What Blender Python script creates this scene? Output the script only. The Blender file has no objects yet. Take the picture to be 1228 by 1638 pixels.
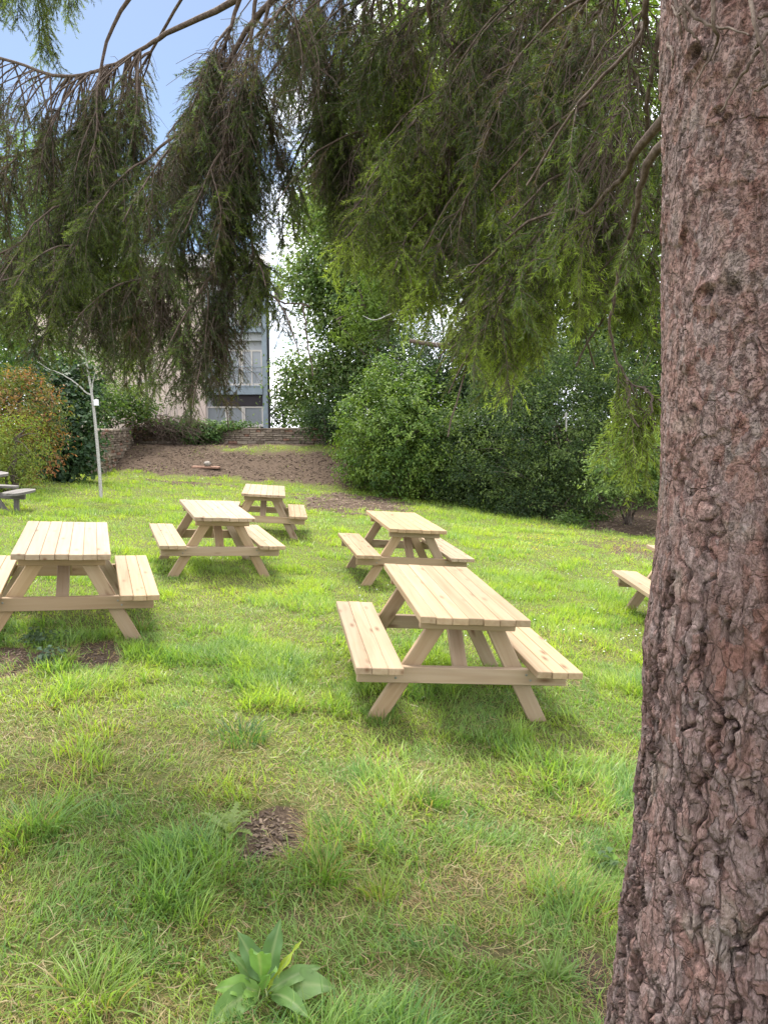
import bpy, math, random
import numpy as np
from mathutils import Vector, Matrix
PI = math.pi
rng = np.random.default_rng(7)
random.seed(7)
scene = bpy.context.scene
C = scene.collection

# ------------------------------------------------------------------ camera
F_PX, PITCH, CAM_H = 1186.0, math.radians(-6.511), 1.535
cam_d = bpy.data.cameras.new('camera')
cam = bpy.data.objects.new('camera', cam_d); C.objects.link(cam)
cam.location = (0, 0, CAM_H)
cam.rotation_euler = (PI / 2 + PITCH, 0, 0)
cam_d.sensor_fit = 'VERTICAL'; cam_d.sensor_height = 36.0
cam_d.lens = 36.0 * F_PX / 1638.0
cam_d.clip_start = 0.05; cam_d.clip_end = 3000
scene.camera = cam

def ray(px, py):
    dx = (px - 614) / F_PX; dz = -(py - 819) / F_PX
    return np.array([dx, math.cos(PITCH) - dz * math.sin(PITCH), math.sin(PITCH) + dz * math.cos(PITCH)])
def at(px, py, y):
    """world point seen at photo pixel (px, py), y metres ahead"""
    r = ray(px, py)
    return np.array([0, 0, CAM_H]) + r * (y / r[1])

# ------------------------------------------------------------------ noise
_prm = np.random.default_rng(3).permutation(4096)
_val = np.random.default_rng(4).random(4096)
def vnoise(p):
    p = np.asarray(p, float)
    i = np.floor(p).astype(np.int64); f = p - i
    u = f * f * f * (f * (f * 6 - 15) + 10)
    out = 0
    for dx in (0, 1):
        wx = u[:, 0] if dx else 1 - u[:, 0]
        hx = _prm[(i[:, 0] + dx) & 4095]
        for dy in (0, 1):
            wy = u[:, 1] if dy else 1 - u[:, 1]
            hy = _prm[(hx + i[:, 1] + dy) & 4095]
            for dz in (0, 1):
                wz = u[:, 2] if dz else 1 - u[:, 2]
                out = out + wx * wy * wz * _val[_prm[(hy + i[:, 2] + dz) & 4095]]
    return out
def fbm(p, o=4, g=.5):
    p = np.asarray(p, float); a = 1.; s = 0; t = 0
    for k in range(o):
        s = s + a * vnoise(p * (2.03 ** k) + 17.3 * k); t += a; a *= g
    return s / t
def worley(p, seed=0):
    """2D: F1, F2, cell id"""
    i = np.floor(p).astype(np.int64)
    f1 = np.full(len(p), 9.); f2 = np.full(len(p), 9.); cid = np.zeros(len(p), np.int64); rel = np.zeros((len(p), 2))
    for dx in (-1, 0, 1):
        for dy in (-1, 0, 1):
            c = i + np.array([dx, dy])
            h = _prm[(_prm[(c[:, 0] + seed * 131) & 4095] + c[:, 1]) & 4095]
            q = c + np.stack([_val[h], _val[(h + 1777) & 4095]], 1)
            d = np.sqrt(((q - p) ** 2).sum(1))
            n = d < f1
            f2 = np.where(n, f1, np.minimum(f2, d)); cid = np.where(n, h, cid); f1 = np.where(n, d, f1); rel = np.where(n[:, None], p - q, rel)
    return f1, f2, cid, rel
def sstep(a, b, x):
    t = np.clip((np.asarray(x, float) - a) / (b - a), 0, 1)
    return t * t * (3 - 2 * t)
def nrm(v):
    return v / np.maximum(np.linalg.norm(v, axis=-1, keepdims=True), 1e-9)

# ------------------------------------------------------------------ the lie of the land
def zplane(x, y):
    x = np.asarray(x, float); y = np.asarray(y, float)
    xs = np.where(x > 3, 3 + 2.2 * np.tanh((x - 3) / 2.2), np.where(x < -8, -8 + 3 * np.tanh((x + 8) / 3), x))
    return -.285 - .075 * xs - .012 * (np.clip(y, -10, 22) - 5)
def zg(x, y):
    x = np.atleast_1d(np.asarray(x, float)); y = np.atleast_1d(np.asarray(y, float))
    z = zplane(x, y)
    b = sstep(22.2, 27.6, y)
    z = z * (1 - b) + .9 * b
    p = np.stack([x, y, np.zeros_like(x)], 1)
    z = z + .05 * (fbm(p * .55 + 3, 3) - .5) * np.clip((y + 2) / 6, 0, 1) + .022 * (fbm(p * 3.1 + 9, 2) - .5)
    z = z + .12 * (fbm(p * 1.3 + 40, 3) - .5) * sstep(22.5, 24, y)
    return z
def gpos(px, py):
    """where the ray through a photo pixel meets the ground"""
    r = ray(px, py); lo = None; t = .8
    while t < 45:
        q = np.array([0, 0, CAM_H]) + r * t
        if q[2] < zg(q[0], q[1])[0]: break
        t += .03 if t < 8 else .08
    return q

# bare and worn ground: (px, py, half width px, half height px, strength)
BARE = [(432, 1345, 66, 48, 1.0), (22, 1050, 85, 25, 1.), (150, 1046, 48, 20, .95), (565, 803, 88, 16, 1.),
        (300, 773, 110, 3.5, .75), (730, 1410, 85, 36, .36), (640, 1570, 90, 34, .42), (640, 1440, 60, 20, .4), (1000, 878, 55, 20, .55), (1010, 846, 75, 9, 1.),
        (600, 1225, 45, 20, .35), (490, 1460, 90, 26, .36), (965, 1600, 38, 80, .6), (90, 1180, 80, 18, .3),
        (845, 1400, 90, 25, .35), (250, 1330, 70, 20, .28), (720, 1085, 60, 9, .3), (900, 1095, 30, 10, .5), (110, 1350, 60, 16, .25), (300, 1200, 60, 14, .3), (800, 1530, 80, 24, .45)]
_BW = []
for (px, py, hx, hy, s) in BARE:
    c = gpos(px, py); e = gpos(px + hx, py); n = gpos(px, py - hy); m = gpos(px, py + hy)
    _BW.append((c[0], c[1], abs(e[0] - c[0]), max(.05, (n[1] - m[1]) / 2), s))
def bare(x, y):
    p = np.stack([x, y, np.zeros_like(x)], 1)
    w = fbm(p * 2.2 + 5, 3) - .5; w2 = fbm(p * 7 + 15, 2) - .5
    b = np.zeros_like(x)
    for (cx, cy, rx, ry, s) in _BW:
        d = np.sqrt(((x - cx) / rx) ** 2 + ((y - cy) / ry) ** 2) + w * 1.0 + w2 * 1.1
        b = np.maximum(b, s * (1 - sstep(.72, 1.12, d)))
    bank = sstep(22.9, 23.5, y + w * 1.1 + w2 * .4) * sstep(-10.5, -9.5, x + w)
    strip = np.exp(-((y - 26.5 - w) / .8) ** 2) * sstep(-7.2, -5.4, x) * .8      # grass below the wall
    strip = np.maximum(strip, .0)
    b = np.maximum(b, bank * (1 - strip))
    hedge = sstep(0, .7, y - (24.2 - 1.62 * (x - 0.2)) + w * .8) * sstep(-1.3, -.6, x)     # under the hedge
    b = np.maximum(b, hedge)
    return np.clip(b, 0, 1)

# ------------------------------------------------------------------ mesh plumbing
class Geo:
    def __init__(s):
        s.v = []; s.f = {3: [], 4: []}; s.n = 0; s.a = {}
    def add(s, v, f, **attr):
        v = np.asarray(v, float).reshape(-1, 3); f = np.asarray(f, np.int64)
        s.v.append(v)
        if len(f): s.f[f.shape[1]].append(f + s.n)
        for k, x in attr.items():
            x = np.asarray(x, float)
            if x.ndim == 0: x = np.full(len(v), float(x))
            if x.ndim == 1 and len(x) != len(v): x = np.tile(x, (len(v), 1))
            s.a.setdefault(k, []).append(x)
        s.n += len(v)
    def build(s, name, mat, parent=None, smooth=False, loc=None):
        v = np.concatenate(s.v)
        if loc is not None: v = v - np.asarray(loc, float)
        me = bpy.data.meshes.new(name)
        t = np.concatenate(s.f[3]) if s.f[3] else np.zeros((0, 3), np.int64)
        q = np.concatenate(s.f[4]) if s.f[4] else np.zeros((0, 4), np.int64)
        me.vertices.add(len(v)); me.vertices.foreach_set('co', v.astype(np.float32).ravel())
        me.loops.add(t.size + q.size)
        me.loops.foreach_set('vertex_index', np.concatenate([t.ravel(), q.ravel()]).astype(np.int32))
        me.polygons.add(len(t) + len(q))
        me.polygons.foreach_set('loop_start', np.concatenate([np.arange(len(t)) * 3, t.size + np.arange(len(q)) * 4]).astype(np.int32))
        me.polygons.foreach_set('use_smooth', np.full(len(t) + len(q), bool(smooth)))
        me.update(calc_edges=True)
        for k, L in s.a.items():
            x = np.concatenate(L).astype(np.float32)
            if x.ndim == 1:
                me.attributes.new(k, 'FLOAT', 'POINT').data.foreach_set('value', x)
            elif k == 'col':
                x4 = np.ones((len(x), 4), np.float32); x4[:, :3] = x
                me.attributes.new(k, 'FLOAT_COLOR', 'POINT').data.foreach_set('color', x4.ravel())
            else:
                me.attributes.new(k, 'FLOAT_VECTOR', 'POINT').data.foreach_set('vector', x.ravel())
        me.materials.append(mat)
        o = bpy.data.objects.new(name, me); C.objects.link(o)
        if parent is not None: o.parent = parent
        return o

def tag(o, label=None, cat=None, group=None, kind=None):
    if label: o['label'] = label
    if cat: o['category'] = cat
    if group: o['group'] = group
    if kind: o['kind'] = kind
    return o
def thing(name, label, cat, loc=(0, 0, 0), group=None):
    o = bpy.data.objects.new(name, None); C.objects.link(o)
    o.empty_display_size = .1
    o.location = [float(k) for k in loc]
    return tag(o, label, cat, group)

def tubes(g, P, R, seg=5, cap=False, **attr):
    """many tubes at once: P (B, n, 3), R (B, n)"""
    P = np.asarray(P, float); R = np.asarray(R, float)
    B, n, _ = P.shape
    T = nrm(np.gradient(P, axis=1))
    ref = np.where(np.abs(T[:, :1, 2:3]) > .85, np.array([1., .15, 0]), np.array([0.1, 0., 1.]))
    cur = nrm(np.cross(T[:, 0], np.broadcast_to(ref, T.shape)[:, 0])); s1 = np.empty_like(T); s1[:, 0] = cur
    for i in range(1, n):                      # carry the frame along so that no tube pinches
        cur = nrm(cur - (cur * T[:, i]).sum(1, keepdims=True) * T[:, i]); s1[:, i] = cur
    s2 = np.cross(T, s1)
    a = np.arange(seg) / seg * 2 * PI
    V = P[:, :, None, :] + R[:, :, None, None] * (s1[:, :, None, :] * np.cos(a)[None, None, :, None] + s2[:, :, None, :] * np.sin(a)[None, None, :, None])
    k = np.arange(seg); k2 = (k + 1) % seg
    base = (np.arange(B)[:, None, None] * n + np.arange(n - 1)[None, :, None]) * seg
    F = np.stack([base + k, base + k2, base + seg + k2, base + seg + k], -1).reshape(-1, 4)
    at_ = {}
    for kk, x in attr.items():
        x = np.asarray(x, float)
        at_[kk] = np.repeat(x, n * seg, 0) if (x.ndim == 2 and len(x) == B) else x
    g.add(V.reshape(-1, 3), F, **at_)
def tube(g, path, r, seg=8, **attr):
    path = np.asarray(path, float); r = np.broadcast_to(np.asarray(r, float), (len(path),))
    tubes(g, path[None], r[None], seg, **attr)
def spline(pts, n):
    """Catmull-Rom through pts, n samples"""
    p = np.asarray(pts, float); p = np.concatenate([[2 * p[0] - p[1]], p, [2 * p[-1] - p[-2]]])
    m = len(p) - 3; t = np.linspace(0, m - 1e-6, n); i = t.astype(int); u = (t - i)[:, None]
    a, b, c, d = p[i], p[i + 1], p[i + 2], p[i + 3]
    return .5 * (2 * b + (c - a) * u + (2 * a - 5 * b + 4 * c - d) * u ** 2 + (3 * b - a - 3 * c + d) * u ** 3)

def chamfer_box(size, b):
    h = np.array(size) / 2.
    cs = [(x, y, z) for x in (-1, 1) for y in (-1, 1) for z in (-1, 1)]
    V = []
    for c in cs:
        for a in range(3):
            V.append([c[k] * (h[k] if k == a else h[k] - b) for k in range(3)])
    V = np.array(V); idx = {c: i * 3 for i, c in enumerate(cs)}
    Q = []; T = []
    for a in range(3):
        o = [k for k in range(3) if k != a]
        for s in (-1, 1):
            q = []
            for (m, n) in ((-1, -1), (1, -1), (1, 1), (-1, 1)):
                c = [0, 0, 0]; c[a] = s; c[o[0]] = m; c[o[1]] = n; q.append(idx[tuple(c)] + a)
            Q.append(q)
        for m in (-1, 1):
            for n in (-1, 1):
                q = []
                for (s, k) in ((-1, o[0]), (1, o[0]), (1, o[1]), (-1, o[1])):
                    c = [0, 0, 0]; c[a] = s; c[o[0]] = m; c[o[1]] = n; q.append(idx[tuple(c)] + k)
                Q.append(q)
    for c in cs: T.append([idx[c], idx[c] + 1, idx[c] + 2])
    def fix(f):
        p = V[f]; nn = np.cross(p[1] - p[0], p[2] - p[0])
        return f if nn @ p.mean(0) > 0 else f[::-1]
    return V, np.array([fix(f) for f in Q]), np.array([fix(f) for f in T])
def board(g, p0, p1, w, t, up=(0, 0, 1), b=.004, trim=None):
    """a timber from p0 to p1; w across, t along up; grain follows its length"""
    p0 = np.array(p0, float); p1 = np.array(p1, float); L = np.linalg.norm(p1 - p0)
    x = (p1 - p0) / L; up = np.array(up, float); y = np.cross(up, x); y /= np.linalg.norm(y); z = np.cross(x, y)
    V, Q, T = chamfer_box((L, w, t), b)
    off = rng.random(3) * 40
    tone = rng.random()
    W = (p0 + p1) / 2 + V[:, :1] * x + V[:, 1:2] * y + V[:, 2:] * z
    if trim is not None: W[:, 2] = np.maximum(W[:, 2], trim)
    n0 = g.n
    g.add(W, Q, pc=V + off, tone=tone)
    g.f[3].append(T + n0)
def box(g, lo, hi, **attr):
    lo = np.array(lo, float); hi = np.array(hi, float)
    V = np.array([[x, y, z] for x in (lo[0], hi[0]) for y in (lo[1], hi[1]) for z in (lo[2], hi[2])])
    F = np.array([[0, 1, 3, 2], [4, 6, 7, 5], [0, 4, 5, 1], [2, 3, 7, 6], [0, 2, 6, 4], [1, 5, 7, 3]])
    g.add(V, F, **attr)

# ------------------------------------------------------------------ materials
class Mat:
    def __init__(s, name):
        s.m = bpy.data.materials.new(name); s.m.use_nodes = True
        s.nt = s.m.node_tree; s.nt.nodes.clear()
        s.out = s.nt.nodes.new('ShaderNodeOutputMaterial')
    def n(s, typ, props=None, **inp):
        nd = s.nt.nodes.new('ShaderNode' + typ)
        for k, v in (props or {}).items(): setattr(nd, k, v)
        for k, v in inp.items():
            key = int(k[1:]) if k[0] == '_' and k[1:].isdigit() else k.replace('__', ' ')
            s.set(nd.inputs[key], v)
        return nd
    def set(s, sock, v):
        if isinstance(v, bpy.types.NodeSocket): s.nt.links.new(v, sock)
        elif isinstance(v, bpy.types.Node): s.nt.links.new(v.outputs[0], sock)
        else:
            if isinstance(v, (tuple, list)) and len(v) == 3 and sock.type == 'RGBA': v = (*v, 1)
            sock.default_value = v
    def attr(s, name): return s.n('Attribute', {'attribute_name': name})
    def noise(s, vec, scale, detail=4, rough=.55, dist=0):
        nd = s.n('TexNoise', Scale=scale, Detail=detail, Roughness=rough, Distortion=dist)
        if vec is not None: s.set(nd.inputs['Vector'], vec)
        return nd.outputs['Fac']
    def scale(s, vec, v): return s.n('Mapping', Vector=vec, Scale=v).outputs[0]
    def ramp(s, fac, stops, interp='LINEAR'):
        nd = s.n('ValToRGB', Fac=fac); cr = nd.color_ramp; cr.interpolation = interp
        while len(cr.elements) < len(stops): cr.elements.new(.5)
        for e, (p, c) in zip(cr.elements, stops):
            e.position = p; e.color = (*c, 1) if not isinstance(c, (int, float)) else (c, c, c, 1)
        return nd.outputs[0]
    def mix(s, fac, a, b, mode='MIX'):
        nd = s.nt.nodes.new('ShaderNodeMix'); nd.data_type = 'RGBA'; nd.blend_type = mode
        s.set(nd.inputs[0], fac); s.set(nd.inputs[6], a); s.set(nd.inputs[7], b)
        return nd.outputs[2]
    def math(s, op, a, b=0., clamp=False):
        nd = s.n('Math', {'operation': op, 'use_clamp': clamp}); s.set(nd.inputs[0], a); s.set(nd.inputs[1], b)
        return nd.outputs[0]
    def bump(s, h, strength=.5, dist=.01):
        return s.n('Bump', Strength=strength, Distance=dist, Height=h).outputs[0]
    def bsdf(s, color, rough=.8, normal=None, spec=.3, **kw):
        nd = s.n('BsdfPrincipled', Roughness=rough)
        s.set(nd.inputs['Base Color'], color); nd.inputs['Specular IOR Level'].default_value = spec
        if normal is not None: s.set(nd.inputs['Normal'], normal)
        for k, v in kw.items(): s.set(nd.inputs[k.replace('__', ' ')], v)
        return nd.outputs[0]
    def done(s, sh):
        s.nt.links.new(sh, s.out.inputs['Surface']); return s.m

def leaf_mat(name, trans=.4, rough=.45, spec=.35, tint=(1.25, 1.3, .55)):
    m = Mat(name); c = m.attr('col').outputs['Color']
    d = m.bsdf(c, rough, spec=spec)
    tc = m.mix(1., c, tint, 'MULTIPLY')
    t = m.n('BsdfTranslucent'); m.set(t.inputs['Color'], tc)
    mx = m.n('MixShader', _0=trans); m.set(mx.inputs[1], d); m.set(mx.inputs[2], t)
    return m.done(mx.outputs[0])
M = {}
M['leaf'] = leaf_mat('leaf', .48)
M['glossy_leaf'] = leaf_mat('glossy_leaf', .32, .48, .3)
M['needle'] = leaf_mat('needle', .45, .5, .3, (1.6, 1.6, .5))
M['grass'] = leaf_mat('grass_blade', .42, .42, .35, (1.35, 1.4, .5))

def mk_pine(name, weathered=False):
    m = Mat(name); pc = m.attr('pc').outputs['Vector']; tone = m.attr('tone').outputs['Fac']
    oi = m.n('ObjectInfo').outputs['Random']
    pv = m.n('VectorMath', {'operation': 'ADD'}); m.set(pv.inputs[0], pc); cb = m.n('CombineXYZ'); m.set(cb.inputs[0], m.math('MULTIPLY', oi, 37.)); m.set(pv.inputs[1], cb.outputs[0])
    v = pv.outputs[0]
    g1 = m.noise(m.scale(v, (1.3, 26, 26)), 1., 3, .6, .6)
    g2 = m.noise(m.scale(v, (4, 150, 150)), 1., 3, .6)
    big = m.noise(m.scale(v, (2.2, 7, 7)), 1., 3, .55)
    if weathered:
        c = m.ramp(g1, [(.3, (.10, .088, .08)), (.55, (.19, .172, .16)), (.75, (.28, .26, .245))])
        c = m.mix(m.math('MULTIPLY', g2, .4), c, (.09, .08, .075))
    else:
        c = m.ramp(g1, [(.28, (.255, .158, .080)), (.48, (.34, .235, .135)), (.7, (.40, .295, .185))])
        c = m.mix(m.math('MULTIPLY', g2, .35), c, (.285, .18, .088))
        c = m.mix(m.ramp(big, [(.45, 0.), (.8, .5)]), c, (.295, .225, .115))          # greenish treatment
        c = m.mix(m.math('MULTIPLY', tone, .38), c, (.42, .28, .155))
        st2 = m.ramp(m.noise(m.scale(v, (.9, 2.4, 2.4)), 1., 5, .7), [(.52, 0.), (.75, .45)])
        c = m.mix(st2, c, (.31, .225, .15))
        hs = m.n('HueSaturation', Color=c); m.set(hs.inputs['Value'], m.math('ADD', m.math('MULTIPLY', m.math('FRACT', m.math('ADD', m.math('MULTIPLY', tone, 7.3), oi)), .26), .84)); m.set(hs.inputs['Saturation'], m.math('ADD', m.math('MULTIPLY', oi, .2), .82)); c = hs.outputs[0]
        vo = m.n('TexVoronoi', Scale=1.); m.set(vo.inputs['Vector'], m.scale(v, (3.2, 11., 11.)))
        k = m.ramp(vo.outputs['Distance'], [(.05, 1.), (.13, .55), (.24, 0.)])
        c = m.mix(m.math('MULTIPLY', k, .85), c, (.13, .062, .028))
        st = m.ramp(m.noise(m.scale(v, (1.7, 16, 16)), 1., 4, .65), [(.62, 0.), (.72, .35)])
        c = m.mix(st, c, (.3, .19, .1))
    h = m.mix(.5, g1, g2)
    return m.done(m.bsdf(c, .62, m.bump(h, .35, .002), .3))
M['pine'] = mk_pine('pine_timber')
M['weathered'] = mk_pine('weathered_timber', True)

def mk_ground():
    m = Mat('ground'); geo = m.n('NewGeometry').outputs['Position']; b = m.attr('bare').outputs['Fac']
    n1 = m.noise(geo, 9., 5, .65); n2 = m.noise(geo, 60., 4, .7); n3 = m.noise(geo, .9, 3)
    soil = m.ramp(n2, [(.3, (.04, .028, .02)), (.5, (.085, .060, .042)), (.7, (.155, .112, .08))])
    soil = m.mix(m.ramp(n1, [(.4, 0.), (.7, .5)]), soil, (.125, .085, .06))
    turf = m.ramp(n2, [(.3, (.04, .05, .014)), (.55, (.11, .125, .035)), (.75, (.22, .2, .09))])
    turf = m.mix(m.ramp(n1, [(.4, 0.), (.75, .5)]), turf, (.19, .155, .08))
    f = m.ramp(m.math('ADD', b, m.math('MULTIPLY', m.math('SUBTRACT', n1, .5), .6)), [(.3, 0.), (.55, 1.)])
    c = m.mix(f, turf, soil)
    return m.done(m.bsdf(c, .95, m.bump(n2, .7, .02), .1))
M['ground'] = mk_ground()

def mk_bark_big():
    m = Mat('spruce_bark'); c = m.attr('col').outputs['Color']; low = m.attr('low').outputs['Fac']
    tc = m.n('TexCoord').outputs['Object']
    def warp(v, sc, amt):
        nz = m.n('TexNoise', Scale=sc, Detail=3., Roughness=.6); m.set(nz.inputs['Vector'], v)
        d = m.n('VectorMath', {'operation': 'SUBTRACT'}); m.set(d.inputs[0], nz.outputs['Color']); d.inputs[1].default_value = (.5, .5, .5)
        k = m.n('VectorMath', {'operation': 'SCALE'}); m.set(k.inputs[0], d.outputs[0]); k.inputs['Scale'].default_value = amt
        q = m.n('VectorMath', {'operation': 'ADD'}); m.set(q.inputs[0], v); m.set(q.inputs[1], k.outputs[0]); return q.outputs[0]
    v = warp(warp(tc, 8., .05), 45., .011)
    def cells(scale, w):
        sv_ = m.scale(v, scale)
        e = m.n('TexVoronoi', {'feature': 'DISTANCE_TO_EDGE'}, Scale=1.); m.set(e.inputs['Vector'], sv_)
        f = m.n('TexVoronoi', Scale=1.); m.set(f.inputs['Vector'], sv_)
        bw = m.n('SeparateColor', Color=f.outputs['Color'])
        return m.ramp(e.outputs['Distance'], [(0., 1.), (w, 0.)]), bw.outputs[0], bw.outputs[1]
    cA, tA, uA = cells((19, 19, 6.5), .06)
    cB, tB, uB = cells((46, 46, 24), .07)
    cC, tC, uC = cells((95, 95, 70), .16)
    cD, tD, uD = cells((13, 13, 9), .022)
    n1 = m.noise(m.scale(tc, (1, 1, .3)), 150., 5, .7); n2 = m.noise(tc, 30., 5, .65); n4 = m.noise(tc, 10., 4, .6)
    fib = m.noise(m.scale(v, (1, 1, .09)), 210., 4, .65)
    msk = m.ramp(n4, [(.42, 0.), (.58, 1.)]); msk2 = m.ramp(n2, [(.42, 0.), (.6, 1.)])
    fl1 = m.ramp(m.noise(m.scale(v, (1, 1, 1.9)), 90., 4, .65), [(.55, 0.), (.61, 1.)]); fl2 = m.ramp(m.noise(m.scale(v, (1, 1, 1.4)), 210., 3, .6), [(.55, 0.), (.63, .8)])
    fleck = m.math('MULTIPLY', m.math('MAXIMUM', fl1, fl2), m.math('ADD', m.math('MULTIPLY', msk2, .6), .4))
    up_cr = m.math('MAXIMUM', fleck, m.math('MAXIMUM', m.math('MULTIPLY', cD, msk), m.math('MULTIPLY', m.math('MULTIPLY', cB, msk2), .22)))
    lo_cr = m.math('MAXIMUM', m.math('MULTIPLY', cA, m.math('ADD', m.math('MULTIPLY', msk, .5), .5)), m.math('MULTIPLY', m.math('MULTIPLY', cB, .75), msk2))
    fm = m.nt.nodes.new('ShaderNodeMix'); m.set(fm.inputs[0], low); m.set(fm.inputs[2], m.math('MULTIPLY', up_cr, .95)); m.set(fm.inputs[3], lo_cr); cr = fm.outputs[0]
    tone = m.nt.nodes.new('ShaderNodeMix'); m.set(tone.inputs[0], low); m.set(tone.inputs[2], m.math('ADD', m.math('MULTIPLY', tC, .35), m.math('ADD', m.math('MULTIPLY', tD, .2), .2))); m.set(tone.inputs[3], m.math('ADD', m.math('MULTIPLY', tA, .55), m.math('MULTIPLY', tB, .45))); tone = tone.outputs[0]
    hs = m.n('HueSaturation', Color=c); m.set(hs.inputs['Value'], m.math('ADD', m.math('MULTIPLY', tone, .5), .78)); m.set(hs.inputs['Saturation'], m.math('ADD', m.math('MULTIPLY', uB, .45), .75)); c = hs.outputs[0]
    c = m.mix(m.ramp(n1, [(.3, .6), (.48, 0.)]), c, m.mix(1., c, (.45, .38, .36), 'MULTIPLY'))
    c = m.mix(m.math('MULTIPLY', m.ramp(fib, [(.35, .6), (.5, 0.)]), m.math('ADD', m.math('MULTIPLY', low, .6), .35)), c, m.mix(1., c, (.5, .42, .4), 'MULTIPLY'))
    c = m.mix(m.math('MULTIPLY', cr, .74), c, (.055, .034, .029))
    lay = m.math('FRACT', m.math('MULTIPLY', m.noise(m.scale(v, (1, 1, .45)), 16., 4, .65), 11.))
    c = m.mix(m.math('MULTIPLY', m.ramp(lay, [(.0, 1.), (.12, 0.)]), m.math('ADD', m.math('MULTIPLY', low, .5), .12)), c, m.mix(1., c, (.4, .34, .33), 'MULTIPLY'))
    h = m.math('ADD', m.math('MULTIPLY', tone, .55), m.math('ADD', m.math('MULTIPLY', m.mix(.5, n1, fib), .7), m.math('MULTIPLY', lay, m.math('ADD', m.math('MULTIPLY', low, .35), .1)))); h = m.math('SUBTRACT', h, m.math('MULTIPLY', cr, 1.1))
    return m.done(m.bsdf(c, .88, m.bump(h, 1., .0075), .18))
M['spruce_bark'] = mk_bark_big()
def mk_bark(name, dark, mid, light, sc=20., zs=.25):
    m = Mat(name); tc = m.n('TexCoord').outputs['Object']
    n1 = m.noise(m.scale(tc, (1, 1, zs)), sc, 5, .7)
    c = m.ramp(n1, [(.3, dark), (.5, mid), (.72, light)])
    return m.done(m.bsdf(c, .85, m.bump(n1, .6, .01), .2))
M['bark'] = mk_bark('bark', (.035, .027, .022), (.1, .078, .062), (.2, .165, .14))
M['twig'] = mk_bark('twig_bark', (.05, .035, .028), (.115, .083, .064), (.2, .155, .125), 60., .6)
M['pale_bark'] = mk_bark('pale_bark', (.17, .16, .15), (.36, .345, .32), (.56, .54, .51), 40., 1.6)
M['dead_wood'] = mk_bark('dead_wood', (.2, .17, .15), (.36, .31, .28), (.5, .45, .41), 60., .5)

def plain(name, col, rough=.6, var=.12, scale=3., bump=0., spec=.3, **kw):
    m = Mat(name); tc = m.n('TexCoord').outputs['Object']
    n1 = m.noise(tc, scale, 5, .6)
    dk = tuple(k * (1 - var * 2) for k in col); lt = tuple(min(1, k * (1 + var)) for k in col)
    c = m.ramp(n1, [(.3, dk), (.7, lt)])
    nn = m.bump(m.noise(tc, scale * 12, 3), bump, .01) if bump else None
    return m.done(m.bsdf(c, rough, nn, spec, **kw))
M['render'] = plain('cream_render', (.66, .53, .46), .9, .08, 1.2, .3)
M['grey_panel'] = plain('grey_panel', (.42, .43, .45), .6, .04)
M['dark_panel'] = plain('dark_panel', (.03, .022, .028), .5, .1)
M['blue_metal'] = plain('blue_grey_metal', (.27, .32, .37), .45, .08)
M['black_metal'] = plain('black_metal', (.018, .018, .02), .45, .1)
M['white_frame'] = plain('white_frame', (.60, .55, .51), .45, .04)
M['blind'] = plain('blind', (.5, .52, .55), .8, .05)
M['tag_white'] = plain('tag_white', (.75, .77, .8), .5, .05)
M['terracotta'] = plain('terracotta', (.36, .21, .15), .85, .2, 14., .4)
M['stone_grey'] = plain('stone_grey', (.3, .26, .22), .9, .25, 12., .5)
def mk_glass():
    m = Mat('window_glass'); 
    return m.done(m.bsdf((.10, .12, .14), .06, None, .6))
def mk_pane():
    m = Mat('pane_with_blind'); tc = m.n('TexCoord').outputs['Object']
    w = m.n('TexWave', {'wave_type': 'BANDS', 'bands_direction': 'X'}, Scale=5.5, Distortion=.15); m.set(w.inputs['Vector'], tc)
    c = m.ramp(w.outputs['Fac'], [(.1, (.20, .215, .235)), (.5, (.25, .265, .285)), (.9, (.28, .295, .31))])
    return m.done(m.bsdf(c, .12, None, .7))
M['pane'] = mk_pane(); M['glass'] = mk_glass()
def mk_slate():
    m = Mat('slate'); tc = m.n('TexCoord').outputs['Object']
    br = m.n('TexBrick', Scale=1., Color1=(.17, .16, .17, 1), Color2=(.26, .25, .26, 1), Mortar=(.06, .06, .065, 1))
    br.inputs['Mortar Size'].default_value = .012; br.inputs['Brick Width'].default_value = .3; br.inputs['Row Height'].default_value = .17
    m.set(br.inputs['Vector'], m.n('Mapping', Vector=tc, Rotation=(PI / 2, 0, 0)).outputs[0])
    c = m.mix(m.math('MULTIPLY', m.noise(tc, 2.5, 5), .5), br.outputs['Color'], (.3, .29, .27))
    return m.done(m.bsdf(c, .6, m.bump(br.outputs['Fac'], -.5, .02), .3))
M['slate'] = mk_slate()
def mk_stone():
    m = Mat('rubble_stone'); c = m.attr('col').outputs['Color']; tc = m.n('TexCoord').outputs['Object']
    n = m.noise(tc, 14., 5, .7); n2 = m.noise(tc, 2., 4)
    c = m.mix(m.ramp(n, [(.3, .6), (.55, 0.)]), c, m.mix(1., c, (.45, .42, .4), 'MULTIPLY'))
    c = m.mix(m.ramp(n2, [(.5, 0.), (.8, .3)]), c, (.1, .11, .05))
    return m.done(m.bsdf(c, .92, m.bump(n, .6, .02), .15))
M['stone'] = mk_stone()
m = Mat('chip'); c = m.attr('col').outputs['Color']; M['chip'] = m.done(m.bsdf(c, .9, None, .15))
m = Mat('mortar'); M['mortar'] = m.done(m.bsdf(m.ramp(m.noise(m.n('TexCoord').outputs['Object'], 9., 4), [(.3, (.09, .07, .055)), (.7, (.2, .165, .13))]), .95, None, .1))

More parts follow.
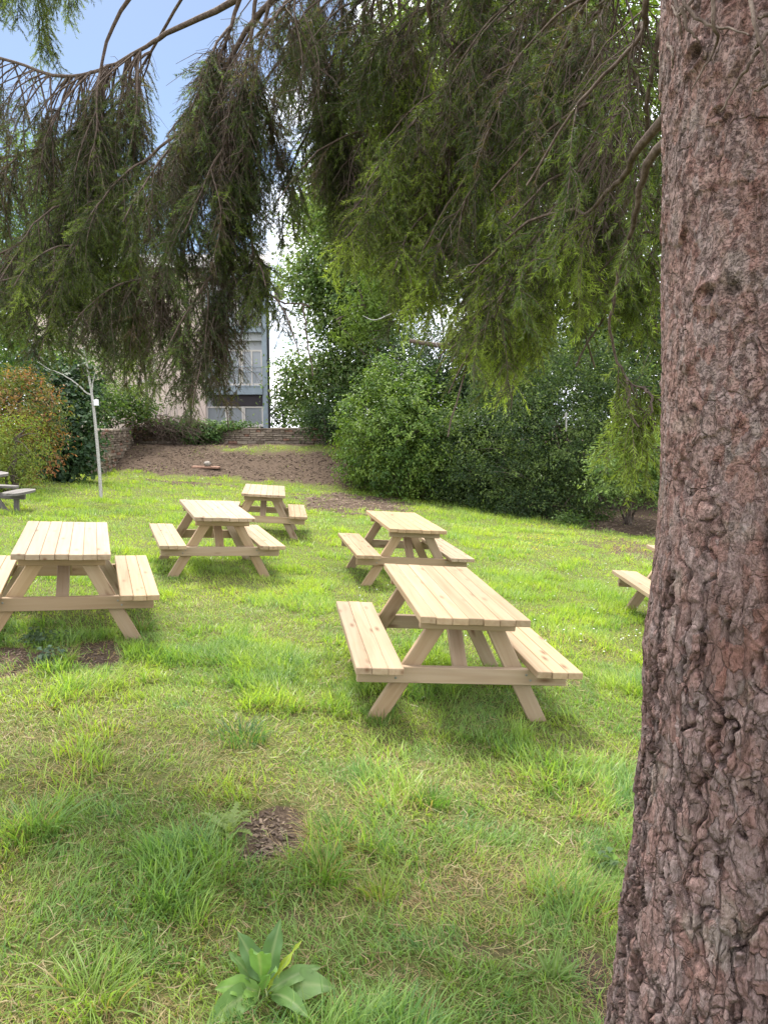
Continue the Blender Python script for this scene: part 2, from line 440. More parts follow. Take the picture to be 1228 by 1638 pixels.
# ------------------------------------------------------------------ ground sheet
def axis(lo, hi, dlo, dhi, step, grow):
    a = list(np.arange(dlo, dhi, step)); s = step; x = a[-1]
    while x < hi: s = min(s * grow, 60); x += s; a.append(x)
    s = step; x = a[0]
    while x > lo: s = min(s * grow, 60); x -= s; a.insert(0, x)
    return np.array(a)
gx = axis(-900, 900, -4.5, 4.5, .05, 1.045); gy = axis(-300, 1500, .6, 9, .05, 1.035)
X, Y = np.meshgrid(gx, gy); Xf, Yf = X.ravel(), Y.ravel()
Z = zg(Xf, Yf)
bm_ = bare(Xf, Yf)
Z = Z - .02 * bm_ * (Yf < 21)
nx, ny = len(gx), len(gy)
ii = (np.arange(ny - 1)[:, None] * nx + np.arange(nx - 1)[None]).ravel()
g = Geo(); g.add(np.stack([Xf, Yf, Z], 1), np.stack([ii, ii + 1, ii + nx + 1, ii + nx], 1), bare=bm_)
tag(g.build('ground', M['ground'], smooth=True), kind='structure')

# ------------------------------------------------------------------ grass
def grass_field(g, zones):
    for (y0, y1, dens, h0, w0, lev) in zones:
        wid = lambda y: .56 * y + .7
        A = (y1 - y0) * 2 * wid(y1); n = int(A * dens)
        x = rng.uniform(-1, 1, n) * wid(y1); y = rng.uniform(y0, y1, n)
        ok = np.abs(x) < wid(y); x, y = x[ok], y[ok]
        # nothing grows inside the trunk
        ok = (x - .913) ** 2 + (y - 1.434) ** 2 > .4 ** 2; x, y = x[ok], y[ok]
        p = np.stack([x, y, np.zeros_like(x)], 1)
        b = bare(x, y)
        tuft = fbm(p * 2.6 + 70, 3); tuft2 = fbm(p * 7.5 + 31, 2); dry = fbm(p * 1.1 + 12, 4) + .35 * (fbm(p * 5 + 4, 2) - .5)
        near = 1 - sstep(2.8, 5.5, y)
        keep = rng.random(len(x)) < (1 - b * np.where(rng.random(len(x)) < .16, .6, 1.)) * (.5 + .9 * sstep(.3, .6, tuft2) * near + .5 * (1 - near))
        x, y, tuft, tuft2, dry, b, near = (k[keep] for k in (x, y, tuft, tuft2, dry, b, near))
        n = len(x)
        d = np.clip(dry + .16 * near - .06, 0, 1)
        strawp = np.clip((d - .5) * 1.5, 0, .5) + .05 + .22 * near * sstep(.44, .62, dry) + b * .6
        straw = rng.random(n) < strawp
        lush = sstep(.5, .68, tuft)
        h = h0 * (.55 + .7 * rng.random(n)) * (.62 + .95 * lush) * np.where(straw, .9, 1) * (1 - .5 * b)
        w = w0 * (.6 + .7 * rng.random(n)) * np.where(straw, .6, 1) * (1 + .25 * lush)
        az = rng.random(n) * 2 * PI
        # blades in a tuft fan the same way
        az = np.where(rng.random(n) < .55, fbm(np.stack([x, y, 0 * x], 1) * 1.6 + 90, 2) * 9 + rng.normal(0, .7, n), az)
        lean = rng.gamma(2.2, .22, n) + np.where(straw, .55, .08); bend = rng.uniform(.2, 1.3, n)
        j = rng.random((n, 1)); k2 = rng.random((n, 1))
        cool = np.array([.165, .285, .065]); warm = np.array([.31, .42, .055]); pale = np.array([.44, .49, .19])
        far = sstep(4, 9, y)[:, None]
        yel = np.clip(sstep(.44, .62, dry)[:, None] * .75 + .45 * far, 0, 1)
        c = cool * (1 - yel) + warm * yel
        c = c * (1 - .35 * j * j) + pale * .35 * j * j
        c = np.where((tuft2 > .6)[:, None] & (k2 < .6), c * np.array([.72, .86, 1.0]), c)
        sc = np.array([.50, .40, .21]) * (1 - j) + np.array([.33, .22, .11]) * j
        c = np.where(straw[:, None], sc, c) * (.75 + .5 * k2)
        dirv = np.stack([np.cos(az), np.sin(az), 0 * az], 1); side = np.stack([-np.sin(az), np.cos(az), 0 * az], 1)
        ra = rng.normal(0, .5, n)[:, None]; side = nrm(side * np.cos(ra) + np.array([0, 0, 1.]) * np.sin(ra) * .3 + dirv * np.sin(ra))
        base = np.stack([x, y, zg(x, y) - .008], 1)
        th = lean[:, None]
        pts = [base]; L = h[:, None] / (lev); cur = base
        for s in range(lev):
            a = np.clip(th + bend[:, None] * (s + .3) / lev, 0, 1.75)
            cur = cur + L * (dirv * np.sin(a) + np.array([0, 0, 1.]) * np.cos(a)); pts.append(cur)
        prof = np.array([.85, 1., .72, .4])[:lev] if lev == 3 else np.array([1., .75])[:lev]
        V = []
        for s in range(lev):
            hw = (w * prof[s] / 2)[:, None] * side
            V += [pts[s] - hw, pts[s] + hw]
        V.append(pts[lev])
        nv = 2 * lev + 1
        V = np.stack(V, 1).reshape(-1, 3)
        bI = np.arange(n)[:, None] * nv
        T = []
        for s in range(lev - 1):
            T += [[2 * s, 2 * s + 1, 2 * s + 3], [2 * s, 2 * s + 3, 2 * s + 2]]
        T.append([2 * lev - 2, 2 * lev - 1, 2 * lev])
        Fc = (bI[:, None, :] + np.array(T)[None]).reshape(-1, 3)
        g.add(V, Fc, col=np.repeat(c, nv, 0))
g = Geo()
grass_field(g, [(.7, 3.2, 10500, .112, .0042, 3), (3.2, 6., 6400, .092, .0048, 3), (6., 10., 2900, .082, .0066, 2),
                (10., 16., 1300, .085, .009, 2), (16., 27., 520, .095, .016, 1)])
def thatch(g, n, y0, y1):
    y = rng.uniform(y0, y1, n); x = rng.uniform(-1, 1, n) * (.56 * y + .7)
    ok = (x - .913) ** 2 + (y - 1.434) ** 2 > .4 ** 2; ok &= bare(x, y) < rng.uniform(.15, 1.1, len(x)); x, y = x[ok], y[ok]; n = len(x)
    a = rng.random(n) * 2 * PI; L = rng.uniform(.03, .10, n)[:, None]; d = np.stack([np.cos(a), np.sin(a), rng.normal(.12, .16, n)], 1); sd = np.stack([-np.sin(a), np.cos(a), rng.normal(0, .3, n)], 1)
    p = np.stack([x, y, zg(x, y) + rng.uniform(.002, .022, n)], 1); w = rng.uniform(.0008, .0019, n)[:, None]
    bendv = np.stack([-np.sin(a), np.cos(a), 0 * a], 1) * rng.normal(0, .2, (n, 1))
    m_ = p + d * L * .5; e = p + (d + bendv) * L
    V = np.stack([p - sd * w, p + sd * w, m_ + sd * w, m_ - sd * w, e], 1).reshape(-1, 3); k = np.arange(n)[:, None] * 5
    j = rng.random((n, 1)); c = np.array([.50, .40, .23]) * (1 - j) + np.array([.22, .14, .075]) * j
    c = np.where(rng.random((n, 1)) < .5, np.array([.20, .26, .07]), c)
    g.add(V, np.concatenate([k + [0, 1, 2], k + [0, 2, 3], k + [3, 2, 4]]), col=np.repeat(c, 5, 0))
thatch(g, 22000, .7, 4.2); thatch(g, 14000, 4.2, 8.)
tag(g.build('grass', M['grass'], smooth=True), 'uneven rough grass with dry straw and taller tufts across the lawn', 'grass', kind='stuff')
print('grass verts', g.n)

# wood chips on the bank and the mulch patches, leaf litter
g = Geo(); N = 130000
x = rng.uniform(-11, 7, N); y = rng.uniform(1.5, 27.5, N)
for (cx_, cy_, rx_, ry_, s_) in _BW:
    if cy_ < 7 and s_ > .8:
        x = np.append(x, rng.normal(cx_, rx_ * .5, 420)); y = np.append(y, rng.normal(cy_, ry_ * .5, 420))
N = len(x)
b = bare(x, y); ok = (b > .55) & (rng.random(N) < np.where(y < 10, .9, .55)); x, y = x[ok], y[ok]
n = len(x); s = rng.uniform(.012, .035, n) * np.where(y > 10, 1.0, rng.uniform(.12, .42, n))
a = rng.random(n) * 2 * PI; u = np.stack([np.cos(a), np.sin(a), rng.normal(0, .12, n)], 1); w = np.stack([-np.sin(a), np.cos(a), rng.normal(0, .12, n)], 1)
c0 = np.stack([x, y, zg(x, y) + np.where(y < 8, -.012, .012)], 1); U = u * s[:, None] * 1.3; W = w * s[:, None] * .5
V = np.stack([c0 - U - W, c0 + U - W, c0 + U + W, c0 - U + W], 1).reshape(-1, 3)
j = rng.random((n, 1))
col = np.array([.085, .057, .042]) * (1 - j) + np.array([.27, .195, .14]) * j ** 1.8 + .01
g.add(V, (np.arange(n)[:, None] * 4 + np.arange(4)[None]), col=np.repeat(col, 4, 0))
tag(g.build('wood_chips', M['chip']), 'brown wood chips and dead leaves over the bare soil', 'wood chips', kind='stuff')

# ------------------------------------------------------------------ picnic tables
TL, TW, HT, HB, GAP, BW = 1.58, .68, .731, .412, .073, .29
B0 = TW / 2 + GAP; B1 = B0 + BW
def make_table():
    t = thing('picnic_table', '', 'picnic table')
    L2 = TL / 2
    g = Geo(); w = TW / 7
    for i in range(7):
        x = -TW / 2 + w * (i + .5); e = rng.normal(0, .0045, 2); dz = rng.normal(0, .0012)
        board(g, (x, -L2 + e[0], HT - .0215 + dz), (x, L2 + e[1], HT - .0215 + dz), w - .0016, .043, b=.0036)
    g.build('table_top', M['pine'], t)
    for s in (-1, 1):
        g = Geo(); w = BW / 3
        for i in range(3):
            x = s * (B0 + w * (i + .5)); e = rng.normal(0, .0045, 2); dz = rng.normal(0, .001)
            board(g, (x, -L2 + e[0], HB - .0215 + dz), (x, L2 + e[1], HB - .0215 + dz), w - .0016, .043, b=.0036)
        g.build('bench_seat', M['pine'], t)
    fy = L2 - .21
    zb = HB - .043 - .002
    for e in (-1, 1):
        yb = e * (fy + .0225); yl = e * (fy - .0235)
        g = Geo(); board(g, (-B1 + .03, yb, zb - .052), (B1 - .03, yb, zb - .052), .045, .104); g.build('seat_bearer', M['pine'], t)
        g = Geo(); board(g, (-TW / 2 + .035, yb, HT - .0445 - .037), (TW / 2 - .035, yb, HT - .0445 - .037), .045, .074); g.build('top_bearer', M['pine'], t)
        for s in (-1, 1):
            g = Geo()
            p0 = np.array((s * (B1 - .135), yl, -.06)); p1 = np.array((s * .165, yl, HT - .075))
            board(g, p0, p1, .045, .105, up=(s * .8, 0, .6) if False else np.cross((0, 1, 0), p1 - p0), b=.004)
            g.build('leg', M['pine'], t)
        g = Geo()
        board(g, (0, e * (fy - .05), zb - .06), (0, e * (.13), HT - .09), .095, .042, up=(0, e * 1., .6), b=.004)
        g.build('brace', M['pine'], t)
        for sx in (-1, 1):
            for (bx, bz) in ((sx * (B1 - .30), zb - .035), (sx * (B1 - .27), zb - .07)):
                g = Geo(); a = np.arange(8) / 8 * 2 * PI; r = .008
                ring = np.stack([bx + r * np.cos(a), np.full(8, yb + e * .0225), bz + r * np.sin(a)], 1)
                V = np.concatenate([ring, ring + np.array([0, e * .004, 0]), [[bx, yb + e * .0275, bz]]])
                k = np.arange(8); k2 = (k + 1) % 8
                g.add(V, np.stack([k, k2, k2 + 8, k + 8], 1)); g.f[3].append(np.stack([k + 8, k2 + 8, np.full(8, 16)], 1))
                g.build('bolt', M['dark_bolt'], t)
    g = Geo(); board(g, (-TW / 2 + .05, 0, HT - .0445 - .022), (TW / 2 - .05, 0, HT - .0445 - .022), .09, .044); g.build('top_batten', M['pine'], t)
    return t
M['dark_bolt'] = plain('galvanised_steel', (.28, .27, .26), .45, .15, 30., 0., .5, Metallic=.7)
def copy_tree(o, parent=None):
    c = o.copy(); C.objects.link(c)
    if parent is not None: c.parent = parent
    for ch in list(o.children): copy_tree(ch, c)
    return c
SX, SY = math.radians(4.077), math.radians(-.567)
TABLES = [(.393, 5.119, 7.906, 'pale new wooden picnic table nearest the camera, in the centre of the lawn'),
          (.194, 9.255, 11.403, 'pale wooden picnic table directly behind the nearest one, before the dark hedge'),
          (-2.705, 6.128, 21.23, 'pale wooden picnic table cut off by the left edge of the photo'),
          (-2.109, 8.992, 21.292, 'middle wooden picnic table with its corner overlapping the farthest new table'),
          (-2.038, 12.305, 8.003, 'farthest and smallest of the pale new picnic tables, near the brown mulch'),
          (3.295, 7.632, -.029, 'pale picnic table mostly hidden behind the big trunk, one bench showing')]
proto = make_table()
for i, (x, y, yaw, lab) in enumerate(TABLES):
    o = proto if i == 0 else copy_tree(proto)
    dx = .02
    z = zplane(x, y)
    mw = Matrix.Translation((x, y, float(z))) @ Matrix.Rotation(-SY, 4, 'X') @ Matrix.Rotation(SX, 4, 'Y') @ Matrix.Rotation(math.radians(yaw), 4, 'Z')
    o.location = mw.to_translation(); o.rotation_euler = mw.to_euler()
    tag(o, lab, 'picnic table', 'new pine picnic tables on the lawn')

# the old grey round picnic table at the left edge
c0 = gpos(20, 818)
Yt = c0[1]; sc = F_PX / Yt
tx = at(-54, 790, Yt)[0]; tz = float(zplane(tx, Yt)) - .13
t = thing('round_picnic_table', 'old weathered grey picnic table with rounded seats at the far left edge', 'picnic table', (tx, Yt, tz))
t.rotation_euler = (0, math.radians(3.2), math.radians(4))
def disc_boards(g, cx, cy, rx, ry, z, th, nb, power=2.0, axis_='y'):
    """rounded slab cut into boards"""
    e = np.linspace(-rx, rx, nb + 1)
    for i in range(nb):
        a, b = e[i] + .004, e[i + 1] - .004
        xs = np.linspace(a, b, 7); hy = ry * np.maximum(1 - np.abs(xs / rx) ** power, 0.02) ** (1 / power)
        n = len(xs)
        top = np.concatenate([np.stack([xs, hy], 1), np.stack([xs[::-1], -hy[::-1]], 1)])
        if axis_ == 'x': top = top[:, ::-1] * np.array([1, 1])
        P = np.concatenate([np.c_[top + [cx, cy], np.full(2 * n, z)], np.c_[top + [cx, cy], np.full(2 * n, z - th)]])
        m2 = 2 * n; k = np.arange(m2); k2 = (k + 1) % m2
        Q = [np.stack([k, k2, k2 + m2, k + m2], 1)]
        q = np.array([[j, j + 1, m2 - 2 - j, m2 - 1 - j] for j in range(n - 1)])
        Q += [q, q + m2]
        tone = rng.random(); off = rng.random(3) * 30
        pcv = P.copy(); pcv = pcv[:, [1, 0, 2]] if axis_ == 'y' else pcv
        g.add(P, np.concatenate(Q), pc=pcv + off, tone=tone)
g = Geo(); disc_boards(g, 0, 0, .62, .62, .74, .042, 7, 2.3); g.build('table_top', M['weathered'], t)
for (sx_, sy_) in ((1, 0), (-1, 0), (0, 1), (0, -1)):
    g = Geo()
    if sx_: disc_boards(g, sx_ * .87, 0, .15, .5, .46, .04, 2, 3.2)
    else: disc_boards(g, 0, sy_ * .87, .15, .5, .46, .04, 2, 3.2, 'x')
    g.build('seat', M['weathered'], t)
    g = Geo()
    d = np.array((sx_, sy_, 0.)); pr = np.array((-sy_, sx_, 0.)) * .3
    board(g, d * .06 + (0, 0, .365), d * .97 + (0, 0, .365), .05, .1); g.build('seat_bearer', M['weathered'], t)
    g = Geo(); board(g, d * .8 + (0, 0, -.06) + pr * .2, d * .8 + (0, 0, .318) + pr * .2, .09, .07, up=d, b=.005); g.build('post', M['weathered'], t)
    g = Geo(); q0 = d * .78 + (0, 0, -.05) - pr * .2; q1 = d * .22 + (0, 0, .69) - pr * .2
    board(g, q0, q1, .05, .1, up=np.cross(pr, q1 - q0)); g.build('leg', M['weathered'], t)

# ------------------------------------------------------------------ the big spruce: trunk
TX, TY = .913, 1.434
tz0 = float(zplane(TX, TY))
spruce = thing('spruce_tree', 'big spruce in the right foreground, thick flaking reddish trunk and drooping dark boughs', 'tree', (TX, TY, tz0))
def trunk_r(z):
    z = np.asarray(z, float)
    return .352 - .006 * np.clip(z - 1.5, 0, 20) + .093 * (np.clip(1.45 - z, 0, 3) / 1.75) ** 1.3
def trunk_x(z):
    return TX - .046 * np.clip(np.asarray(z, float) - 1.45, 0, 1.6)
def trunk_hit(px, py, off=0.):
    r = ray(px, py); t = .3
    o = np.array([0, 0, CAM_H])
    while t < 4:
        q = o + r * t
        if math.hypot(q[0] - trunk_x(q[2]), q[1] - TY) < trunk_r(q[2]) + off: return q
        t += .002
    return q
facing = math.atan2(-TY, -TX)              # angle from the trunk towards the camera
th = np.concatenate([np.linspace(-PI, -1.75, 50)[:-1], np.linspace(-1.75, 1.75, 520), np.linspace(1.75, PI, 50)[1:-1]]) + facing
zz = np.concatenate([np.linspace(tz0 - .25, .12, 40)[:-1], np.arange(.12, 2.62, .0030), np.geomspace(2.64, 13, 60)])
TH, ZZ = np.meshgrid(th, zz); thf, zf = TH.ravel(), ZZ.ravel()
r0 = trunk_r(zf); s = (thf - facing) * .36
P3 = np.stack([np.cos(thf) * .36, np.sin(thf) * .36, zf], 1)
low = 1 - sstep(.95, 1.62, zf + .25 * (fbm(P3 * 5, 2) - .5))       # rough furrowed foot, smoother scaly above
uv = np.stack([s, zf], 1)
wp = np.stack([fbm(P3 * 7 + 2, 3), fbm(P3 * 7 + 50, 3)], 1) - .5
wp2 = np.stack([fbm(P3 * 26 + 2, 2), fbm(P3 * 26 + 50, 2)], 1) - .5
q = uv + wp * .07 + wp2 * .014
def plates(q, sx, sz, seed):
    f1, f2, cid, rel = worley(q / np.array([sx, sz]), seed)
    return f2 - f1, _val[cid], _val[(cid + 999) & 4095], _val[(cid + 333) & 4095], rel
def terrace(t, k, soft=.22):
    u = t * k; fl = np.floor(u)
    return (fl + sstep(0, soft, u - fl)) / k, fl.astype(int)
q_lo = q + wp2 * .02
e1, a1, a2, a3, ra = plates(q_lo, .044, .105, 1)
e2, b1, b2, b3, rb = plates(q + wp2 * .018, .019, .040, 2)
e3, c1, c2, c3, rc = plates(q + wp2 * .02, .085, .10, 3)
e4, d1, d2, d3, rd_ = plates(q + wp2 * .012, .0095, .012, 4)
rg = fbm(np.stack([s * 17, zf * 1.7, 0 * s], 1) + np.c_[wp * 2.4 + wp2 * .7, 0 * s], 4)
ridge = sstep(.90, .985, 1 - np.abs(rg * 2 - 1))
t1, k1 = terrace(fbm(P3 * np.array([19, 19, 6.5]) + np.c_[wp2, 0 * s], 4, .55), 11)
t2, k2_ = terrace(fbm(P3 * np.array([52, 52, 24]) + 9, 3, .55), 8, .3)
fine = fbm(P3 * 90, 3) - .5; fine2 = fbm(P3 * np.array([210, 210, 50]), 2) - .5
edge = sstep(.02, .10, e1); edge2 = sstep(.02, .14, e2); edge3 = sstep(0., .035, e3); edge4 = sstep(0, .2, e4)
tl = lambda r, a, b, w: (r[:, 0] * (a - .5) * 2 - r[:, 1] * (.35 + .65 * b)) * w
q5 = uv + wp * .035 + wp2 * .010
e5, g1, g2, g3, rg5 = plates(q5, .050, .150, 5); edge5 = sstep(.0, .07, e5)
e6, h1, h2, h3, rg6 = plates(q5 + wp2 * .006, .024, .046, 6); edge6 = sstep(.0, .09, e6)
t3, k3_ = terrace(fbm(np.stack([s * 30, zf * 9, 0 * s], 1) + np.c_[wp2 * 1.5, 0 * s], 4, .6), 12, .18)
lo_d = .0075 * edge5 * (.4 + .6 * g1) + edge5 * tl(rg5, g2, g3, .0050) + np.where(h1 > .4, .0030 * edge6 * h2 + edge6 * tl(rg6, h2, h3, .0022), .001) + .030 * (t3 - .5) - .021 * ridge + .0040 * fine + .0026 * fine2
lo_d = lo_d * .60
up_d = .0016 * edge3 * (c1 > .55) + np.where(c1 > .55, edge3 * tl(rc, c2, c3, .0042), 0) + .0012 * edge2 * (b1 > .7) + np.where(b1 > .62, edge2 * tl(rb, b2, b3, .0020), 0) + .0009 * edge4 * d1 + .005 * (t1 - .5) + .004 * (t2 - .5) + .0034 * fine + .0016 * fine2 - .004 * ridge
disp = low * lo_d + (1 - low) * up_d
disp = disp + .007 * (fbm(P3 * 6 + 8, 3) - .5) + .03 * low * (fbm(P3 * 2.6 + 20, 2) - .5)
# branch scars: raised collar round a dark hollow
knots = [(1135, 470, .026, .008), (1170, 463, .034, .0045), (1150, 180, .018, .006), (1118, 88, .024, .012), (1112, 655, .02, .004)]
kcol = np.zeros(len(zf))
for (px, py, rr, dp) in knots:
    h = trunk_hit(px, py)
    ka = math.atan2(h[1] - TY, h[0] - trunk_x(h[2])); kz = h[2]
    du = np.arctan2(np.sin(thf - ka), np.cos(thf - ka)) * .36; dv = (zf - kz) * 1.35
    d = np.sqrt(du ** 2 + dv ** 2) / rr * (1 + 1.1 * (fbm(P3 * 24 + px, 3) - .5))
    disp += dp * .75 * np.exp(-((d - 1.05) / .42) ** 2) - dp * 1.5 * np.exp(-(d / .5) ** 2)
    disp += dp * .12 * np.sin(d * 13) * np.exp(-(d / 1.3) ** 2)
    kcol = np.maximum(kcol, np.exp(-(d / .55) ** 2))
rr = r0 + disp
V = np.stack([trunk_x(zf) + rr * np.cos(thf), TY + rr * np.sin(thf), zf], 1)
# colour of the bark itself: pinkish grey-brown scales, redder flakes, weathered grey plates, lichen
mixn = fbm(P3 * 4 + 60, 3); mixn2 = fbm(P3 * 13 + 33, 3)
lev = np.where(low > .5, _val[(k3_ * 37 + (g1 * 977).astype(int) * 3) & 4095], _val[(k1 * 37 + k2_ * 101 + 5) & 4095])
cu = np.array([.255, .163, .141]) + 0 * P3
cu = cu * (1 - .4 * lev[:, None]) + np.array([.31, .222, .203]) * .4 * lev[:, None]
cu = np.where((d1 > .74)[:, None], cu * np.array([.6, .54, .54]), cu)
cl = np.array([.195, .125, .111]) + 0 * P3
cl = cl * (1 - .55 * lev[:, None]) + np.array([.285, .212, .197]) * .55 * lev[:, None]
cl = cl * (1 - .4 * b3[:, None]) + np.array([.085, .056, .05]) * .4 * b3[:, None]
rust = (sstep(.58, .74, mixn) * (.10 + .35 * low))[:, None]
colr = cu * (1 - low[:, None]) + cl * low[:, None]
colr = colr * (1 - rust) + np.array([.175, .072, .046]) * rust
fur = (ridge * (.25 + .5 * low) + (1 - edge5) * low * .5)[:, None]
colr = colr * (1 - fur) + np.array([.07, .041, .034]) * fur            # inner bark is a darker brown
lich = (sstep(.62, .74, mixn2) * .35)[:, None]
colr = colr * (1 - lich) + np.array([.25, .225, .19]) * lich
colr = colr * (1 - .75 * kcol[:, None]) + np.array([.04, .027, .024]) * .75 * kcol[:, None]
nr, nc = len(zz), len(th)
i0 = (np.arange(nr - 1)[:, None] * nc + np.arange(nc)[None]).ravel(); i1 = (np.arange(nr - 1)[:, None] * nc + (np.arange(nc)[None] + 1) % nc).ravel()
g = Geo(); g.add(V, np.stack([i0, i1, i1 + nc, i0 + nc], 1), col=colr, low=low)
g.build('trunk', M['spruce_bark'], spruce, True, (TX, TY, tz0))

# ------------------------------------------------------------------ boughs and needles
def trunk_at(z, ang):
    return np.array([TX + .8 * trunk_r(z) * math.cos(ang), TY + .8 * trunk_r(z) * math.sin(ang), z])
DARK = np.array([.044, .070, .029]); OLIVE = np.array([.115, .158, .040]); FRESH = np.array([.27, .345, .075]); BROWN = np.array([.105, .076, .058])
def hang(P, D, L, green, wood, need, dens=1., stiff=.0, tw=(.05, .15), bare_to=0.):
    """branchlets: P (B,3) start, D (B,3) first direction, L (B,) length, green (B,) 0 dead .. 1 fresh, also shifted per side for light and shade"""
    B = len(P); n = 9; t = np.linspace(0, 1, n)[None, :, None]
    D = nrm(D); down = np.array([0, 0, -1.])
    sway = rng.normal(0, .12, (B, 1, 3)) * np.array([1, 1, .3]) * np.sin(t * PI * rng.uniform(.6, 1.6, (B, 1, 1)))
    ax = P[:, None, :] + L[:, None, None] * (D[:, None, :] * (t - (.5 - stiff) * t * t) + down * ((.5 - stiff) * t * t) + sway * t * .9)
    tubes(wood, ax, L[:, None] * (.0055 * (1 - t[..., 0]) + .0016), 4)
    T = nrm(np.gradient(ax, axis=1))
    # twigs off the axis
    nt = np.maximum(4, (L / .0175 * dens)).astype(int); bi = np.repeat(np.arange(B), nt)
    u = bare_to + (1 - bare_to) * rng.random(len(bi)) ** .85
    fi = u * (n - 1); i = np.minimum(fi.astype(int), n - 2); f = (fi - i)[:, None]
    p0 = ax[bi, i] * (1 - f) + ax[bi, i + 1] * f; tt = T[bi, i]
    rnd = nrm(rng.normal(size=(len(bi), 3)) * np.array([1, 1, .35])); lat = nrm(rnd - (rnd * tt).sum(1, keepdims=True) * tt)
    d = nrm(tt * rng.uniform(.35, 1., (len(bi), 1)) + lat * rng.uniform(.5, 1., (len(bi), 1)))
    l = rng.uniform(tw[0], tw[1], len(bi)) * (1.15 - .55 * u)
    # the axis itself carries needles too
    k = 5
    segI = np.repeat(np.arange(B), n - 1); segJ = np.tile(np.arange(n - 1), B)
    okk = segJ >= bare_to * (n - 1)
    a0 = ax[segI, segJ][okk]; a1_ = ax[segI, segJ + 1][okk]
    S = np.concatenate([p0, a0]); E = np.concatenate([p0 + d * l[:, None] + down * (l * .28)[:, None], a1_])
    mid = np.concatenate([p0 + d * (l * .52)[:, None], (a0 + a1_) / 2])
    br_ = rng.lognormal(0, .34, B); vb_ = np.concatenate([br_[bi], br_[segI[okk]]]); tip = np.concatenate([np.full(len(p0), 1.), segJ[okk] / (n - 1.)]); gb = np.concatenate([green[bi], green[segI[okk]]])
    tubes(wood, np.stack([p0, mid[:len(p0)], E[:len(p0)]], 1), np.stack([l * .009 + .0006, l * .006 + .0005, l * .003 + .0003], 1), 3)
    # drop needles from part of the dead twigs
    dead = rng.random(len(S)) < np.clip(.75 - gb * 1.9, 0, .75)
    S, E, mid, tip, gb, vb_ = (q_[~dead] for q_ in (S, E, mid, tip, gb, vb_))
    ln = np.linalg.norm(E - S, axis=1)
    m_ = np.maximum(3, (ln / .0029)).astype(int); I = np.repeat(np.arange(len(S)), m_)
    v = rng.random(len(I))[:, None]
    pos = S[I] * (1 - v) ** 2 + 2 * v * (1 - v) * mid[I] + v * v * E[I]
    tg = nrm(2 * (1 - v) * (mid[I] - S[I]) + 2 * v * (E[I] - mid[I]))
    r_ = nrm(rng.normal(size=pos.shape)); la = nrm(r_ - (r_ * tg).sum(1, keepdims=True) * tg)
    dr = nrm(tg * .85 + la * rng.uniform(.4, 1.1, (len(I), 1)))
    sd = nrm(np.cross(dr, rng.normal(size=pos.shape)))
    NL = rng.uniform(.016, .027, (len(I), 1)); NW = .0016
    tris = np.stack([pos - sd * NW, pos + sd * NW, pos + dr * NL], 1).reshape(-1, 3)
    vb = vb_[I][:, None]
    gg = np.clip(gb[I] + .22 * (tip[I] * v[:, 0] - .45) + rng.normal(0, .05, len(I)), 0, 1)[:, None]
    c = np.where(gg < .3, BROWN + (DARK - BROWN) * gg / .3, np.where(gg < .62, DARK + (OLIVE - DARK) * (gg - .3) / .32, OLIVE + (FRESH - OLIVE) * (gg - .62) / .38))
    c = c * rng.uniform(.75, 1.25, (len(I), 1)) * vb
    need.add(tris, np.arange(len(I) * 3).reshape(-1, 3), col=np.repeat(c, 3, 0))

